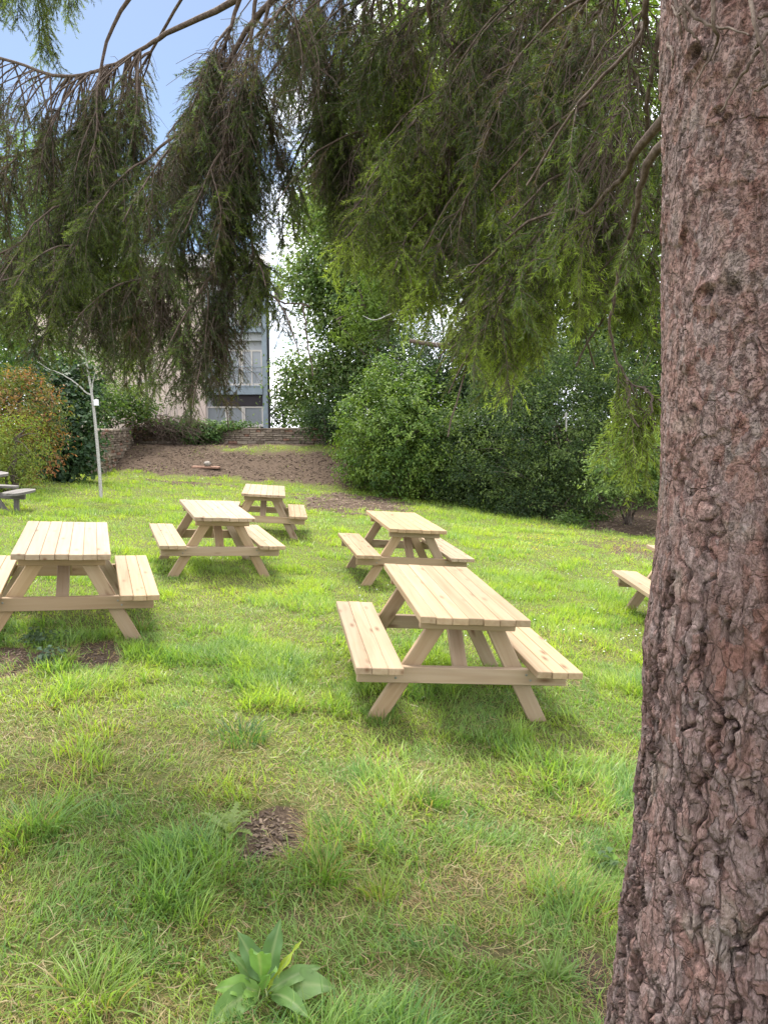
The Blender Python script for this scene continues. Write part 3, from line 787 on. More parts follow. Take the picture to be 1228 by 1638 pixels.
SKIRT_X = [-200, 0, 60, 130, 170, 230, 330, 395, 415, 440, 475, 500, 540, 600, 640, 680, 740, 780, 830, 860, 900, 950, 990, 1040]
SKIRT_Y = [550, 555, 540, 560, 590, 625, 635, 625, 590, 500, 380, 330, 390, 430, 480, 510, 550, 600, 630, 575, 530, 510, 490, 560]
def bough(path, r0, r1, n_hang, L=(.3, .6), green=(.3, .55), start=.25, n_side=0, side=(.25, .5), spread=.5, bare_to=0., stiff=0., dens=1., end_green=0., tw=(.05, .15), n_dead=0, short=.35, trim=True):
    """one limb of the spruce with its hanging branchlets; path in world points, first one inside the trunk"""
    wood, need = Geo(), Geo()
    n = 40
    P = spline(path, n); P[1:] += np.cumsum(rng.normal(0, .004, (n - 1, 3)), 0)
    R = np.linspace(0, 1, n); R = r1 * .7 + (r0 - r1 * .7) * (1 - R) ** 4.5; R[:] *= 1 + .12 * rng.random(n)
    tube(wood, P, R, 8)
    stems = [(P, start, 1.)]
    T = nrm(np.gradient(P, axis=0))
    for k in range(n_side):
        u = start + (1 - start) * (k + rng.random()) / n_side
        i = min(n - 2, int(u * (n - 1))); t = T[i]
        l = rng.uniform(*side); lat = nrm(np.cross(t, [0, 0, 1.]) + 1e-6) * rng.choice([-1, 1])
        d = nrm(t * rng.uniform(.2, .8) + lat * rng.uniform(.5, 1.) + np.array([0, 0, rng.uniform(-.5, .25)]))
        w = np.linspace(0, 1, 12)[:, None]
        S = P[i] + d * l * w + np.array([0, 0, -1]) * (l * .55 * w ** 2) + np.cumsum(rng.normal(0, .004, (12, 3)), 0) * (w > 0)
        tube(wood, S, np.linspace(r1 * .9, .003, 12), 5)
        stems.append((S, .15, 1.))
    lens = np.array([np.linalg.norm(np.diff(s[0], axis=0), axis=1).sum() * (1 - s[1]) for s in stems]); pr = lens / lens.sum()
    ch = rng.choice(len(stems), n_hang, p=pr)
    Ps, Ds, Gs, Us = [], [], [], []
    for k in ch:
        S, st, _ = stems[k]; u = st + (1 - st) * rng.random(); fi = u * (len(S) - 1); i = min(len(S) - 2, int(fi))
        p = S[i] + (S[i + 1] - S[i]) * (fi - i); t = nrm(S[i + 1] - S[i])
        a = rng.random() * 2 * PI
        Ps.append(p); Ds.append(t * rng.uniform(.1, .7) + spread * np.array([math.cos(a), math.sin(a), 0]) + np.array([0, 0, -rng.uniform(.3, 1.1)]))
        Gs.append(rng.uniform(*green) + end_green * u); Us.append(1.1 - short * max(0, (u - .5) * 2))
    Ps, Ds, Gs, Us = np.array(Ps), np.array(Ds), np.array(Gs), np.array(Us)
    Ls = rng.uniform(*L, n_hang) * Us
    if trim:                               # the skirt of the tree: boughs were browsed and cut to this height
        rel_ = Ps - np.array([0, 0, CAM_H]); dep = rel_[:, 1] * math.cos(PITCH) + rel_[:, 2] * math.sin(PITCH)
        up_ = -rel_[:, 1] * math.sin(PITCH) + rel_[:, 2] * math.cos(PITCH)
        cx_ = 614 + F_PX * rel_[:, 0] / dep; cy_ = 819 - F_PX * up_ / dep
        room = (np.interp(cx_, SKIRT_X, SKIRT_Y) + rng.normal(0, 38, n_hang) - 12 - cy_) * dep / F_PX
        Ls = np.minimum(Ls, room * 1.12); ok_ = Ls > .09
        Ps, Ds, Gs, Ls = Ps[ok_], Ds[ok_], Gs[ok_], Ls[ok_]
    hang(Ps, Ds, Ls, Gs, wood, need, dens, stiff, tw, bare_to)
    if n_dead:
        Ps, Ds = [], []
        for k in range(n_dead):
            u = start + (1 - start) * rng.random(); i = min(n - 2, int(u * (n - 1))); a = rng.random() * 2 * PI
            Ps.append(P[i]); Ds.append(T[i] * .4 + .6 * np.array([math.cos(a), math.sin(a), 0]) + np.array([0, 0, -.5]))
        n0 = need; dummy = Geo()
        hang(np.array(Ps), np.array(Ds), rng.uniform(.2, .55, n_dead), np.full(n_dead, -.5), wood, dummy, .35, 0., (.08, .22))
    b = wood.build('bough', M['twig'], spruce, True, (TX, TY, tz0))
    need.build('needles', M['needle'], b, False, (TX, TY, tz0))
    return need.n // 3

def px3(*pts): return [at(*p) for p in pts]
LEFT, AHEAD = PI * .8, PI * .62
nn = 0
# left: long arching bare limb with curtains under it; greens low: older needles, plus dimmer light put into their colour
nn += bough([trunk_at(4.6, LEFT)] + px3((640, -270, 3.3), (380, -10, 4.2), (270, 40, 4.5), (215, 77, 4.6), (150, 102, 4.7), (80, 104, 4.8), (0, 78, 5.), (-130, 60, 5.2)), .04, .013, 84, (.55, 1.1), (.0, .36), .47, 0, spread=.35, bare_to=.28, n_dead=26)
nn += bough([trunk_at(4.9, LEFT)] + px3((620, -260, 3.3), (400, -30, 4.0), (372, 50, 4.1), (345, 120, 4.15), (310, 250, 4.2), (275, 400, 4.3), (255, 490, 4.4)), .036, .009, 130, (.3, .62), (-.05, .34), .42, 7, (.3, .6), .5, end_green=.12, n_dead=110)
nn += bough([trunk_at(4.3, LEFT)] + px3((640, -240, 3.2), (430, -60, 3.8), (398, 60, 3.9), (385, 180, 4.0), (375, 320, 4.0), (362, 440, 4.05), (340, 510, 4.1)), .036, .008, 146, (.28, .58), (-.05, .36), .42, 8, (.25, .55), .5, end_green=.15, n_dead=100)
nn += bough([trunk_at(5.2, LEFT)] + px3((560, -330, 3.6), (260, -60, 4.4), (165, 60, 4.6), (148, 180, 4.6), (138, 255, 4.6), (105, 322, 4.65), (50, 370, 4.7), (-20, 408, 4.8)), .036, .009, 112, (.3, .75), (.0, .42), .45, 7, (.3, .6), .4, end_green=.22, n_dead=30)
nn += bough([trunk_at(4.1, LEFT)] + px3((600, -200, 3.3), (400, 40, 4.), (330, 170, 4.2), (252, 240, 4.3), (200, 308, 4.4), (152, 368, 4.45), (108, 405, 4.5), (40, 450, 4.6)), .034, .008, 116, (.25, .6), (.1, .5), .5, 6, (.3, .6), .5, end_green=.32)
nn += bough([trunk_at(4.4, LEFT)] + px3((640, -180, 3.2), (460, -60, 3.6), (412, 120, 3.85), (396, 290, 3.95), (402, 430, 4.0), (436, 498, 4.0), (484, 514, 4.)), .03, .006, 40, (.16, .32), (.25, .6), .5, 4, (.2, .4), .45, end_green=.1)
nn += bough([trunk_at(4.0, LEFT)] + px3((640, -190, 3.1), (505, -40, 3.4), (472, 0, 3.5), (440, 36, 3.6), (412, 66, 3.7)), .03, .011, 8, (.2, .4), (.1, .3), .5, 0, n_dead=14)
nn += bough([trunk_at(5.6, LEFT)] + px3((500, -420, 3.8), (150, -170, 4.7), (60, -70, 4.8), (-40, -60, 4.9)), .03, .010, 46, (.28, .5), (.42, .6), .55, 4, (.3, .5), .4)
nn += bough([trunk_at(5.0, LEFT)] + px3((600, -300, 3.4), (330, -60, 4.3), (180, 160, 4.9), (60, 230, 5.1), (-60, 260, 5.2)), .03, .010, 70, (.4, .9), (.0, .4), .5, 5, (.3, .6), .4)
nn += bough([trunk_at(4.6, LEFT)] + px3((640, -240, 3.4), (470, -60, 4.4), (330, 180, 4.8), (235, 330, 5.0), (215, 430, 5.0), (220, 500, 5.0)), .03, .009, 136, (.3, .6), (-.02, .42), .42, 7, (.3, .6), .5, end_green=.15)
# thin curtain before the sky gap
nn += bough([trunk_at(4.8, LEFT)] + px3((700, -280, 3.2), (560, -90, 3.9), (500, 0, 4.2), (470, 60, 4.4), (455, 140, 4.5)), .03, .006, 14, (.3, .7), (.2, .45), .5, 3, (.25, .45), .3, n_dead=22)
# right half; lower boughs get fresher greens, stronger light put into their colour
nn += bough([trunk_at(4.4, AHEAD)] + px3((930, -110, 2.9), (921, 30, 3.0), (906, 110, 3.1), (880, 160, 3.2), (830, 188, 3.3), (760, 180, 3.45), (690, 178, 3.65), (610, 195, 3.9), (530, 230, 4.1)), .024, .008, 58, (.25, .6), (.05, .55), .5, 8, (.3, .6), .5, n_dead=50)
nn += bough([trunk_at(4.2, AHEAD)] + px3((800, -150, 3.0), (692, -5, 3.2), (720, 60, 3.3), (768, 105, 3.35), (790, 190, 3.4), (775, 260, 3.5), (735, 310, 3.6)), .03, .008, 54, (.25, .55), (.05, .55), .38, 7, (.3, .55), .5, n_dead=40, end_green=.12)
nn += bough([trunk_at(2.42, PI * .72)] + px3((1035, 222, 1.95), (1000, 275, 2.1), (958, 315, 2.3), (915, 348, 2.5), (876, 404, 2.7), (835, 455, 2.9), (812, 500, 3.0)), .017, .007, 52, (.2, .42), (.35, .95), .45, 6, (.25, .45), .5, end_green=.08)
nn += bough([trunk_at(2.30, PI * .70)] + px3((1045, 262, 1.9), (1028, 330, 2.0), (1010, 385, 2.1), (994, 465, 2.15), (989, 528, 2.2), (1008, 580, 2.2), (1030, 612, 2.2), (1050, 640, 2.2)), .016, .005, 20, (.1, .26), (.66, .9), .7, 4, (.1, .22), .5, tw=(.04, .1), trim=False)
nn += bough([trunk_at(4.6, AHEAD)] + px3((760, -220, 3.3), (570, -60, 3.9), (556, 80, 4.0), (550, 170, 4.1), (555, 240, 4.1), (570, 290, 4.1)), .032, .008, 80, (.25, .55), (.1, .62), .4, 7, (.25, .55), .5, end_green=.12, n_dead=24)
nn += bough([trunk_at(4.4, AHEAD)] + px3((800, -200, 3.1), (650, -50, 3.6), (652, 110, 3.7), (640, 210, 3.8), (625, 270, 3.8), (605, 305, 3.85)), .032, .008, 74, (.25, .5), (.25, 1.0), .38, 8, (.25, .55), .5, end_green=.2)
nn += bough([trunk_at(3.9, AHEAD)] + px3((860, -80, 2.9), (730, 100, 3.3), (722, 240, 3.45), (712, 310, 3.5), (700, 360, 3.5), (690, 390, 3.5)), .026, .007, 66, (.2, .45), (.3, 1.0), .4, 7, (.25, .5), .5, end_green=.15)
nn += bough([trunk_at(3.7, AHEAD)] + px3((900, -20, 2.7), (810, 130, 3.1), (792, 260, 3.25), (790, 360, 3.3), (784, 440, 3.3), (775, 505, 3.3)), .024, .007, 70, (.2, .42), (.3, 1.0), .4, 8, (.25, .5), .5, end_green=.14)
nn += bough([trunk_at(3.5, AHEAD)] + px3((930, 20, 2.5), (868, 180, 2.85), (860, 310, 2.95), (852, 390, 3.0), (844, 440, 3.0), (830, 490, 3.0)), .022, .007, 58, (.2, .38), (.3, 1.0), .42, 7, (.22, .45), .5, end_green=.14)
nn += bough([trunk_at(3.9, AHEAD)] + px3((990, -110, 2.3), (962, 0, 2.5), (952, 120, 2.65), (945, 200, 2.8), (955, 270, 2.8), (965, 330, 2.8)), .024, .007, 40, (.2, .45), (.2, .62), .38, 6, (.22, .42), .5, end_green=.12, n_dead=16)
nn += bough([trunk_at(4.8, AHEAD)] + px3((880, -260, 3.0), (760, -80, 3.6), (830, 40, 4.0), (900, 160, 4.3), (900, 260, 4.4), (920, 340, 4.4)), .03, .008, 30, (.3, .55), (.2, .66), .4, 7, (.3, .55), .5, end_green=.1)
nn += bough([trunk_at(4.9, AHEAD)] + px3((740, -300, 3.4), (520, -120, 4.3), (500, 60, 4.6), (520, 180, 4.7), (545, 270, 4.7)), .03, .007, 50, (.25, .5), (.1, .55), .45, 6, (.25, .5), .5, n_dead=16)
nn += bough([trunk_at(4.1, AHEAD)] + px3((860, -160, 3.0), (650, -60, 3.6), (600, 40, 3.9), (620, 150, 4.2), (670, 260, 4.3), (730, 330, 4.4)), .03, .008, 40, (.25, .5), (.05, .5), .4, 7, (.25, .5), .5, n_dead=30)
nn += bough([trunk_at(3.3, PI * .7)] + px3((1040, 120, 2.0), (1045, 300, 2.3), (1030, 380, 2.5), (1000, 430, 2.6)), .014, .006, 26, (.15, .32), (.45, .7), .4, 4, (.15, .3), .5)
for (ang, z_, pts, nh) in ((AHEAD, 5.0, ((860, -260, 3.0), (700, -140, 3.5), (600, -60, 3.8), (520, 0, 4.0), (490, 60, 4.05)), 70), (AHEAD, 4.7, ((930, -200, 2.7), (820, -110, 3.1), (740, -40, 3.4), (660, 30, 3.6), (600, 90, 3.7)), 80),
                          (AHEAD, 4.5, ((980, -160, 2.5), (900, -70, 2.8), (840, 20, 3.1), (800, 90, 3.3), (760, 150, 3.4)), 76), (PI * .75, 4.2, ((1020, -120, 2.1), (980, -30, 2.4), (930, 60, 2.7), (890, 130, 2.9), (860, 200, 3.0)), 44),
                          (PI * .8, 3.9, ((1050, -60, 1.9), (1030, 40, 2.1), (1000, 130, 2.3), (985, 220, 2.4)), 18)):
    nn += bough([trunk_at(z_, ang)] + px3(*pts), .02, .007, int(nh * .72), (.25, .55), (.0, .56), .3, 5, (.25, .5), .5, n_dead=34)
print('needles', nn)

# dry dead twigs sticking out of the trunk near the top of the picture
g = Geo()
for pts in ([(1088, 10), (1100, 45), (1118, 66)], [(1086, -20), (1105, 22), (1136, 40), (1170, 47), (1200, 54)], [(1136, -20), (1140, 40), (1146, 70), (1128, 104), (1106, 142)],
            [(1212, 80), (1196, 105), (1172, 140), (1152, 178)], [(1200, -10), (1206, 40), (1220, 80), (1228, 118), (1236, 160)], [(1228, 50), (1216, 66), (1206, 78)],
            [(1078, -10), (1084, 30), (1090, 62)], [(1112, -10), (1086, 24), (1074, 8)], [(1232, 20), (1210, 30)], [(1068, 70), (1074, 86), (1076, 110)], [(1236, 130), (1218, 140), (1204, 146)]):
    P = np.array([trunk_hit(a, b, .018 + .028 * abs(math.sin(k * 1.9 + a))) for k, (a, b) in enumerate(pts)])
    P = spline(P, 14) + rng.normal(0, .0012, (14, 3)); tube(g, P, np.linspace(.0036, .0014, 14), 6)
g.build('dead_twig', M['twig'], spruce, True, (TX, TY, tz0))

# ------------------------------------------------------------------ broad-leaved trees and shrubs
def crown(g, lobes, n, leaf, cols, asp=.5, per=26, cl=.28, up=.55, shell=.5, droop=.2, jit=.18, flat=.7, spray=0., spray_z=.15):
    lobes = [np.asarray(l, float) for l in lobes]
    wt = np.array([(l[3] * l[4] + l[4] * l[5] + l[3] * l[5]) for l in lobes]); wt /= wt.sum()
    nc = max(4, n // per); li = rng.choice(len(lobes), nc, p=wt)
    Lb = np.array(lobes)[li]
    d = nrm(rng.normal(size=(nc, 3)) + np.array([0, 0, .12]))
    r = shell + (1 - shell) * rng.random(nc) ** .6
    r *= .8 + .5 * fbm(d * 2.2 + Lb[:, :3] * .7, 3)
    ctr = Lb[:, :3] + d * r[:, None] * Lb[:, 3:6]
    cr = cl * rng.uniform(.6, 1.4, nc)
    I = np.repeat(np.arange(nc), per); N = len(I)
    off = rng.normal(size=(N, 3)) * cr[I][:, None] * np.array([1, 1, flat])
    if spray:
        sdir = nrm(d + rng.normal(0, .5, (nc, 3)) + np.array([0, 0, spray_z]))
        off = off * .42 + sdir[I] * (rng.uniform(-.6, 1.5, N) * cr[I] * spray)[:, None]
    p = ctr[I] + off
    outw = nrm(d[I] * .8 + nrm(off) * .5)
    nv = nrm(outw * .55 + np.array([0, 0, up]) + rng.normal(0, .42, (N, 3)))
    t = rng.normal(size=(N, 3)) + outw * .8 - np.array([0, 0, droop]); t = nrm(t - (t * nv).sum(1, keepdims=True) * nv)
    s = np.cross(nv, t)
    l = leaf * rng.uniform(.6, 1.25, N)[:, None]; w = l * asp * .5
    b = p - t * l * .5; e = p + t * l * .5 - nv * l * .12; m = p - t * l * .05
    a1, a2 = m + s * w + nv * l * .07, m - s * w + nv * l * .07
    V = np.stack([b, a1, e, a2], 1).reshape(-1, 3)
    k = np.arange(N)[:, None] * 4
    F = np.concatenate([k + [0, 1, 2], k + [0, 2, 3]])
    cols = np.array(cols); cc = rng.random(nc); ci = cc * (len(cols) - 1); c0 = np.minimum(ci.astype(int), len(cols) - 2) if len(cols) > 1 else np.zeros(nc, int)
    cm = cols[c0] * (1 - (ci - c0)[:, None]) + cols[np.minimum(c0 + 1, len(cols) - 1)] * (ci - c0)[:, None]
    col = cm[I] * (1 + rng.normal(0, jit, (N, 1))).clip(.4, 1.7)
    g.add(V, F, col=np.repeat(col, 4, 0))

def plant(name, label, cat, base, lobes, n, leaf, cols, trunk_r_=.06, bark='bark', mat='leaf', group=None, part='foliage', stems=1, trunk=True, limb=.35, **kw):
    base = np.array(base, float); base[2] = zg(base[0], base[1])[0]
    t = thing(name, label, cat, base, group)
    g = Geo(); crown(g, lobes, n, leaf, cols, **kw); g.build(part, M[mat], t, False, base)
    if trunk:
        g = Geo()
        for l in lobes:
            c = np.array(l[:3]); b0 = base + np.append(rng.normal(0, .05 * stems, 2), -.1)
            zf_ = rng.uniform(.35, .55)
            mid = b0 + (c - b0) * np.array([.25, .25, zf_]) + np.append(rng.normal(0, .08, 2), 0)
            P = spline([b0, mid, c, c + (c - mid) * .35], 14); P[1:] += rng.normal(0, .015, (13, 3)); 
            tr_ = trunk_r_ * (1 if l is lobes[0] else .45); tube(g, P, np.linspace(tr_, tr_ * .22, 14), 7)
            for k in range(5):
                i = rng.integers(5, 13); dd = nrm(rng.normal(size=3) + np.array([0, 0, .3])) * np.array(l[3:6]) * .75
                S = spline([P[i], P[i] + dd * .5 + np.array([0, 0, .05]), P[i] + dd], 7); tube(g, S, np.linspace(trunk_r_ * .35, .006, 7), 5)
        g.build('trunk' if cat == 'tree' else 'stem', M[bark], t, True, base)
    return t
def lobe(px, py, y, rx, rz, ry=None):
    """a leaf mass centred at photo pixel (px, py), y metres away, half width rx and half height rz given in photo pixels there"""
    c = at(px, py, y); k = y / F_PX
    return (c[0], c[1], c[2], rx * k, (ry if ry else (rx + rz) / 2 * k), rz * k)
G1 = [(.028, .062, .016), (.05, .10, .02), (.095, .155, .03)]
DKG = [(.022, .045, .018), (.042, .080, .028), (.075, .125, .038)]
YEL = [(.09, .15, .025), (.14, .21, .035), (.2, .26, .05)]
MID = [(.035, .075, .02), (.06, .115, .028), (.10, .165, .04)]

# right-hand hedge line, front to back
plant('laurel_shrub', 'broad bright green leafy shrub at the left end of the hedge, beside the mulch', 'shrub', gpos(640, 793),
      [lobe(610, 690, 22.3, 62, 75), lobe(668, 690, 21.6, 62, 80), lobe(720, 725, 21.2, 55, 60), lobe(585, 720, 23, 45, 52), lobe(655, 748, 21.6, 75, 40), lobe(640, 620, 22.6, 48, 45)], 40000, .105, [(.045, .095, .02), (.10, .175, .03), (.165, .24, .04), (.10, .165, .032)], cl=.2, droop=.5, flat=.75, shell=.66, jit=.25, spray=1.3, per=30, mat='glossy_leaf')
plant('holly_tree', 'dark glossy evergreen rising behind the bright shrub in the middle of the hedge', 'tree', gpos(740, 788),
      [lobe(700, 600, 23.6, 85, 66), lobe(760, 585, 23.4, 85, 60), lobe(690, 650, 23.6, 60, 60), lobe(640, 575, 24.6, 50, 36), lobe(800, 640, 22.8, 70, 90), lobe(740, 690, 22.9, 70, 90)], 38000, .095, DKG, .1, cl=.26, shell=.6, spray=1.3, jit=.25, mat='glossy_leaf')
plant('yew_shrub', 'large dark evergreen shrub with drooping sprays in the middle of the hedge', 'shrub', at(860, 800, 21.2),
      [lobe(800, 720, 20.3, 90, 85), lobe(880, 690, 19.4, 85, 95), lobe(850, 775, 19.3, 85, 52), lobe(770, 770, 20.4, 62, 42), lobe(925, 740, 19, 52, 85), lobe(850, 600, 20.8, 80, 60), lobe(930, 610, 20, 70, 62), lobe(990, 640, 19.6, 60, 62), lobe(800, 800, 20.0, 60, 26), lobe(890, 810, 18.9, 60, 28), lobe(845, 815, 19, 50, 22), lobe(750, 785, 21, 50, 24)], 74000, .09, [(.022, .046, .02), (.045, .08, .03), (.085, .13, .042), (.15, .205, .06)], asp=.36, cl=.26, droop=.6, shell=.6, up=.45, jit=.25, spray=1.5, spray_z=-.1, per=36)
plant('spindle_bush', 'pale green bush with a bent dark stem at the right, beside the spruce trunk', 'shrub', gpos(1003, 838),
      [lobe(1000, 740, 16.8, 56, 40), lobe(1050, 730, 16.6, 60, 52), lobe(975, 765, 16.7, 42, 32), lobe(1030, 775, 16.5, 52, 30), lobe(1085, 760, 16.4, 60, 55)], 14000, .085, [(.09, .16, .05), (.16, .24, .075), (.25, .33, .12)], trunk_r_=.075, cl=.17, asp=.45, shell=.5, jit=.24, spray=1.2)
plant('tall_hedge', 'deep green leafy hedge filling in behind the shrubs on the right', 'hedge', gpos(980, 815),
      [lobe(790, 640, 26, 90, 120), lobe(900, 600, 25, 100, 150), lobe(1010, 620, 24, 90, 160), lobe(1110, 620, 23, 100, 180), lobe(700, 680, 27, 70, 95), lobe(1200, 640, 22, 100, 180), lobe(1300, 640, 21, 100, 180), lobe(1000, 540, 24.5, 70, 60), lobe(1070, 570, 24, 60, 70), lobe(930, 560, 25, 60, 50)], 44000, .19, DKG, .1, cl=.34, shell=.5)
# trees behind
plant('sycamore_tree', 'tall light green tree leaning into the sky gap behind the stone wall', 'tree', at(560, 720, 31),
      [lobe(545, 420, 30, 80, 60), lobe(500, 455, 30, 50, 44), lobe(590, 480, 30, 80, 60), lobe(545, 520, 30, 56, 40), lobe(520, 590, 30.5, 52, 42), lobe(475, 612, 31, 30, 36), lobe(580, 590, 30.5, 60, 60), lobe(560, 650, 30.5, 60, 46), lobe(560, 345, 30, 90, 40), lobe(640, 400, 31, 70, 60), lobe(505, 665, 31, 50, 26)], 50000, .19, [(.085, .145, .05), (.14, .22, .066), (.21, .29, .09), (.18, .20, .10)], .12, cl=.42, shell=.25, jit=.28, per=24)
plant('ash_tree', 'yellow-green tree with feathery leaves in front of the tall light tree', 'tree', at(650, 720, 27),
      [lobe(585, 495, 26, 36, 22), lobe(660, 470, 26, 50, 45), lobe(620, 535, 26, 52, 26), lobe(560, 540, 26, 24, 14), lobe(700, 430, 26, 60, 60), lobe(610, 440, 26, 42, 34)], 12000, .16, [(.10, .17, .035), (.15, .22, .045), (.2, .27, .07)], .1, cl=.3, shell=.2, asp=.35, droop=.6, per=20)
plant('lime_tree', 'tall sunlit yellow-green tree filling the background behind the spruce boughs', 'tree', at(860, 700, 31),
      [lobe(880, 330, 31, 140, 110), lobe(760, 220, 32, 110, 110), lobe(980, 200, 31, 120, 120), lobe(860, 90, 32, 130, 120), lobe(1000, 420, 30, 110, 110), lobe(700, 330, 32, 90, 90), lobe(980, 30, 32, 120, 110), lobe(720, 90, 33, 100, 110), lobe(1120, 330, 30, 120, 150), lobe(800, 460, 30, 100, 80)], 60000, .27, YEL, .28, cl=.6, shell=.3, per=20)
plant('robinia_tree', 'soft yellowish tree crown in the upper middle, partly hidden by hanging boughs', 'tree', at(600, 700, 40),
      [lobe(590, 200, 38, 70, 90), lobe(540, 290, 38, 60, 60), lobe(640, 110, 39, 70, 80), lobe(610, 310, 38, 70, 60), lobe(530, 350, 38, 60, 40)], 20000, .27, YEL, .2, cl=.6, shell=.2, per=18)
plant('birch_tree', 'airy pale green tree far behind the left boughs, next to the house', 'tree', at(60, 700, 40),
      [lobe(60, 450, 40, 90, 70), lobe(0, 380, 40, 80, 80), lobe(120, 350, 41, 70, 60), lobe(20, 540, 38, 80, 60), lobe(60, 280, 41, 80, 60), lobe(150, 440, 40, 50, 50), lobe(-60, 480, 38, 80, 90)], 24000, .24, [(.07, .13, .035), (.11, .18, .045), (.16, .23, .07)], .18, cl=.55, shell=.25, per=18)
plant('hazel_tree', 'light green small tree rising before the cream house wall, behind the sapling', 'tree', at(235, 690, 30),
      [lobe(225, 520, 30, 36, 52), lobe(262, 470, 30, 36, 50), lobe(190, 575, 30, 30, 30), lobe(280, 540, 30, 26, 40)], 3000, .13, [(.08, .14, .035), (.12, .19, .045), (.17, .24, .06)], .07, cl=.34, shell=.15, per=14)
# left side
plant('photinia_shrub', 'tall shrub with red and orange young leaves at the left edge', 'shrub', at(25, 770, 16.6),
      [lobe(30, 650, 17, 52, 52), lobe(70, 665, 17, 32, 42), lobe(-10, 690, 16.8, 60, 70), lobe(55, 720, 16.8, 42, 45), lobe(5, 618, 17, 45, 30)], 9000, .10, [(.06, .10, .024), (.12, .15, .035), (.22, .17, .05), (.30, .12, .06), (.10, .13, .03)], cl=.16, asp=.36, droop=.6, shell=.6, mat='glossy_leaf')
plant('willow_shrub', 'rounded yellow-green shrub in front of the red-tipped one at the left edge', 'shrub', at(15, 785, 15.4),
      [lobe(25, 712, 15.4, 50, 48), lobe(-15, 730, 15.2, 50, 55), lobe(10, 762, 15.2, 50, 28), lobe(-60, 730, 15, 60, 60)], 9500, .07, [(.10, .145, .03), (.155, .20, .04), (.215, .255, .06)], cl=.12, asp=.3, shell=.65, jit=.2)
plant('dogwood_shrub', 'dark broad-leaved shrub between the red-tipped shrub and the white sapling', 'shrub', at(105, 770, 19.4),
      [lobe(100, 640, 19.6, 36, 46), lobe(118, 690, 19.3, 34, 48), lobe(85, 735, 19, 42, 36), lobe(120, 735, 19.2, 30, 30), lobe(70, 590, 20, 45, 36), lobe(130, 612, 20, 24, 34)], 8000, .14, [(.022, .05, .022), (.04, .082, .03), (.075, .13, .05)], cl=.2, asp=.72, shell=.55, mat='glossy_leaf')
plant('elder_bush', 'green bush leaning over the low side wall behind the white sapling', 'shrub', at(185, 700, 26),
      [lobe(165, 645, 25.6, 36, 26), lobe(205, 650, 26.5, 34, 24), lobe(150, 672, 25, 26, 20), lobe(228, 655, 27, 26, 16), lobe(185, 625, 27, 34, 14)], 5200, .13, [(.035, .075, .02), (.075, .13, .03), (.13, .19, .04)], cl=.24, shell=.45)
plant('dark_bush', 'dark bush at the right end of the stone wall', 'shrub', at(520, 705, 27.3),
      [lobe(520, 680, 27.2, 32, 26), lobe(545, 660, 27.2, 30, 36), lobe(500, 668, 27.6, 24, 18)], 3600, .12, DKG, cl=.2, shell=.5)
plant('distant_tree', 'small green tree seen past the corner of the house above the wall', 'tree', at(458, 690, 36),
      [lobe(452, 655, 36, 22, 26), lobe(476, 650, 36, 24, 34), lobe(445, 676, 36, 16, 12)], 2200, .16, MID, .07, cl=.4, shell=.3, per=16)

plant('beech_hedge', 'mid green hedge closing the gap behind the shrubs at the left edge', 'hedge', at(40, 730, 24),
      [lobe(-20, 640, 24, 70, 80), lobe(60, 650, 24, 60, 70), lobe(110, 690, 24, 40, 50), lobe(-90, 640, 23, 70, 90), lobe(20, 560, 25, 70, 50), lobe(90, 580, 25.5, 44, 44)], 15000, .15, MID, .08, cl=.3, shell=.4)
# low fringe of weeds at the foot of the hedge
for i, (px, py) in enumerate(((565, 772), (700, 800), (765, 815), (905, 842), (945, 832))):
    b = gpos(px, py); y = b[1]
    plant('nettle_clump', ['pale young shoots at the left foot of the bright hedge shrub', 'low weeds at the foot of the hedge between the bright and the dark shrub', 'low weeds under the left half of the dark evergreen shrub',
          'low weeds under the right half of the dark evergreen shrub', 'low weeds between the dark evergreen shrub and the pale bush'][i], 'weeds', b,
          [(b[0], b[1], b[2] + .16, .4, .22, .16), (b[0] + .35, b[1] - .05, b[2] + .11, .3, .2, .12)], 700, .07, [(.05, .10, .025), (.1, .16, .04)], trunk=False, cl=.1, shell=.1)

# fallen limb, dead twigs in the hedge
g = Geo(); P = spline([at(655, 545, 22.4), at(690, 551, 22.3), at(728, 556, 22.2), at(760, 570, 22.6), at(780, 640, 22.8), gpos(775, 812) + [0, .5, 0]], 24); tube(g, P, np.linspace(.06, .12, 24), 9)
dl = g.build('dead_limb', M['twig'], None, True); tag(dl, 'thick bare dead limb sticking out of the hedge to the left', 'dead limb')
for lab, y_, lines in (('pale forked leafless twig in front of the hedge, just above the dead limb', 21.4, ([(742, 505), (715, 520), (706, 532), (694, 531)], [(706, 532), (728, 526), (738, 528)])),
                       ('pale leafless twig standing on the left end of the dead limb', 22.2, ([(668, 520), (690, 540), (700, 555)],)),
                       ('short pale dead stick above the pale bush at the right', 18, ([(905, 690), (905, 660), (902, 672)],)),
                       ('long thin pale leafless branch among the yellow-green feathery leaves', 21.4, ([(655, 495), (630, 500), (600, 512), (580, 505)],))):
    g = Geo()
    for pts in lines:
        P = spline([at(a, b_, y_) for a, b_ in pts], 12); tube(g, P, np.linspace(.022, .008, 12), 6)
    tag(g.build('bare_branch', M['pale_bark'], None, True), lab, 'branch')

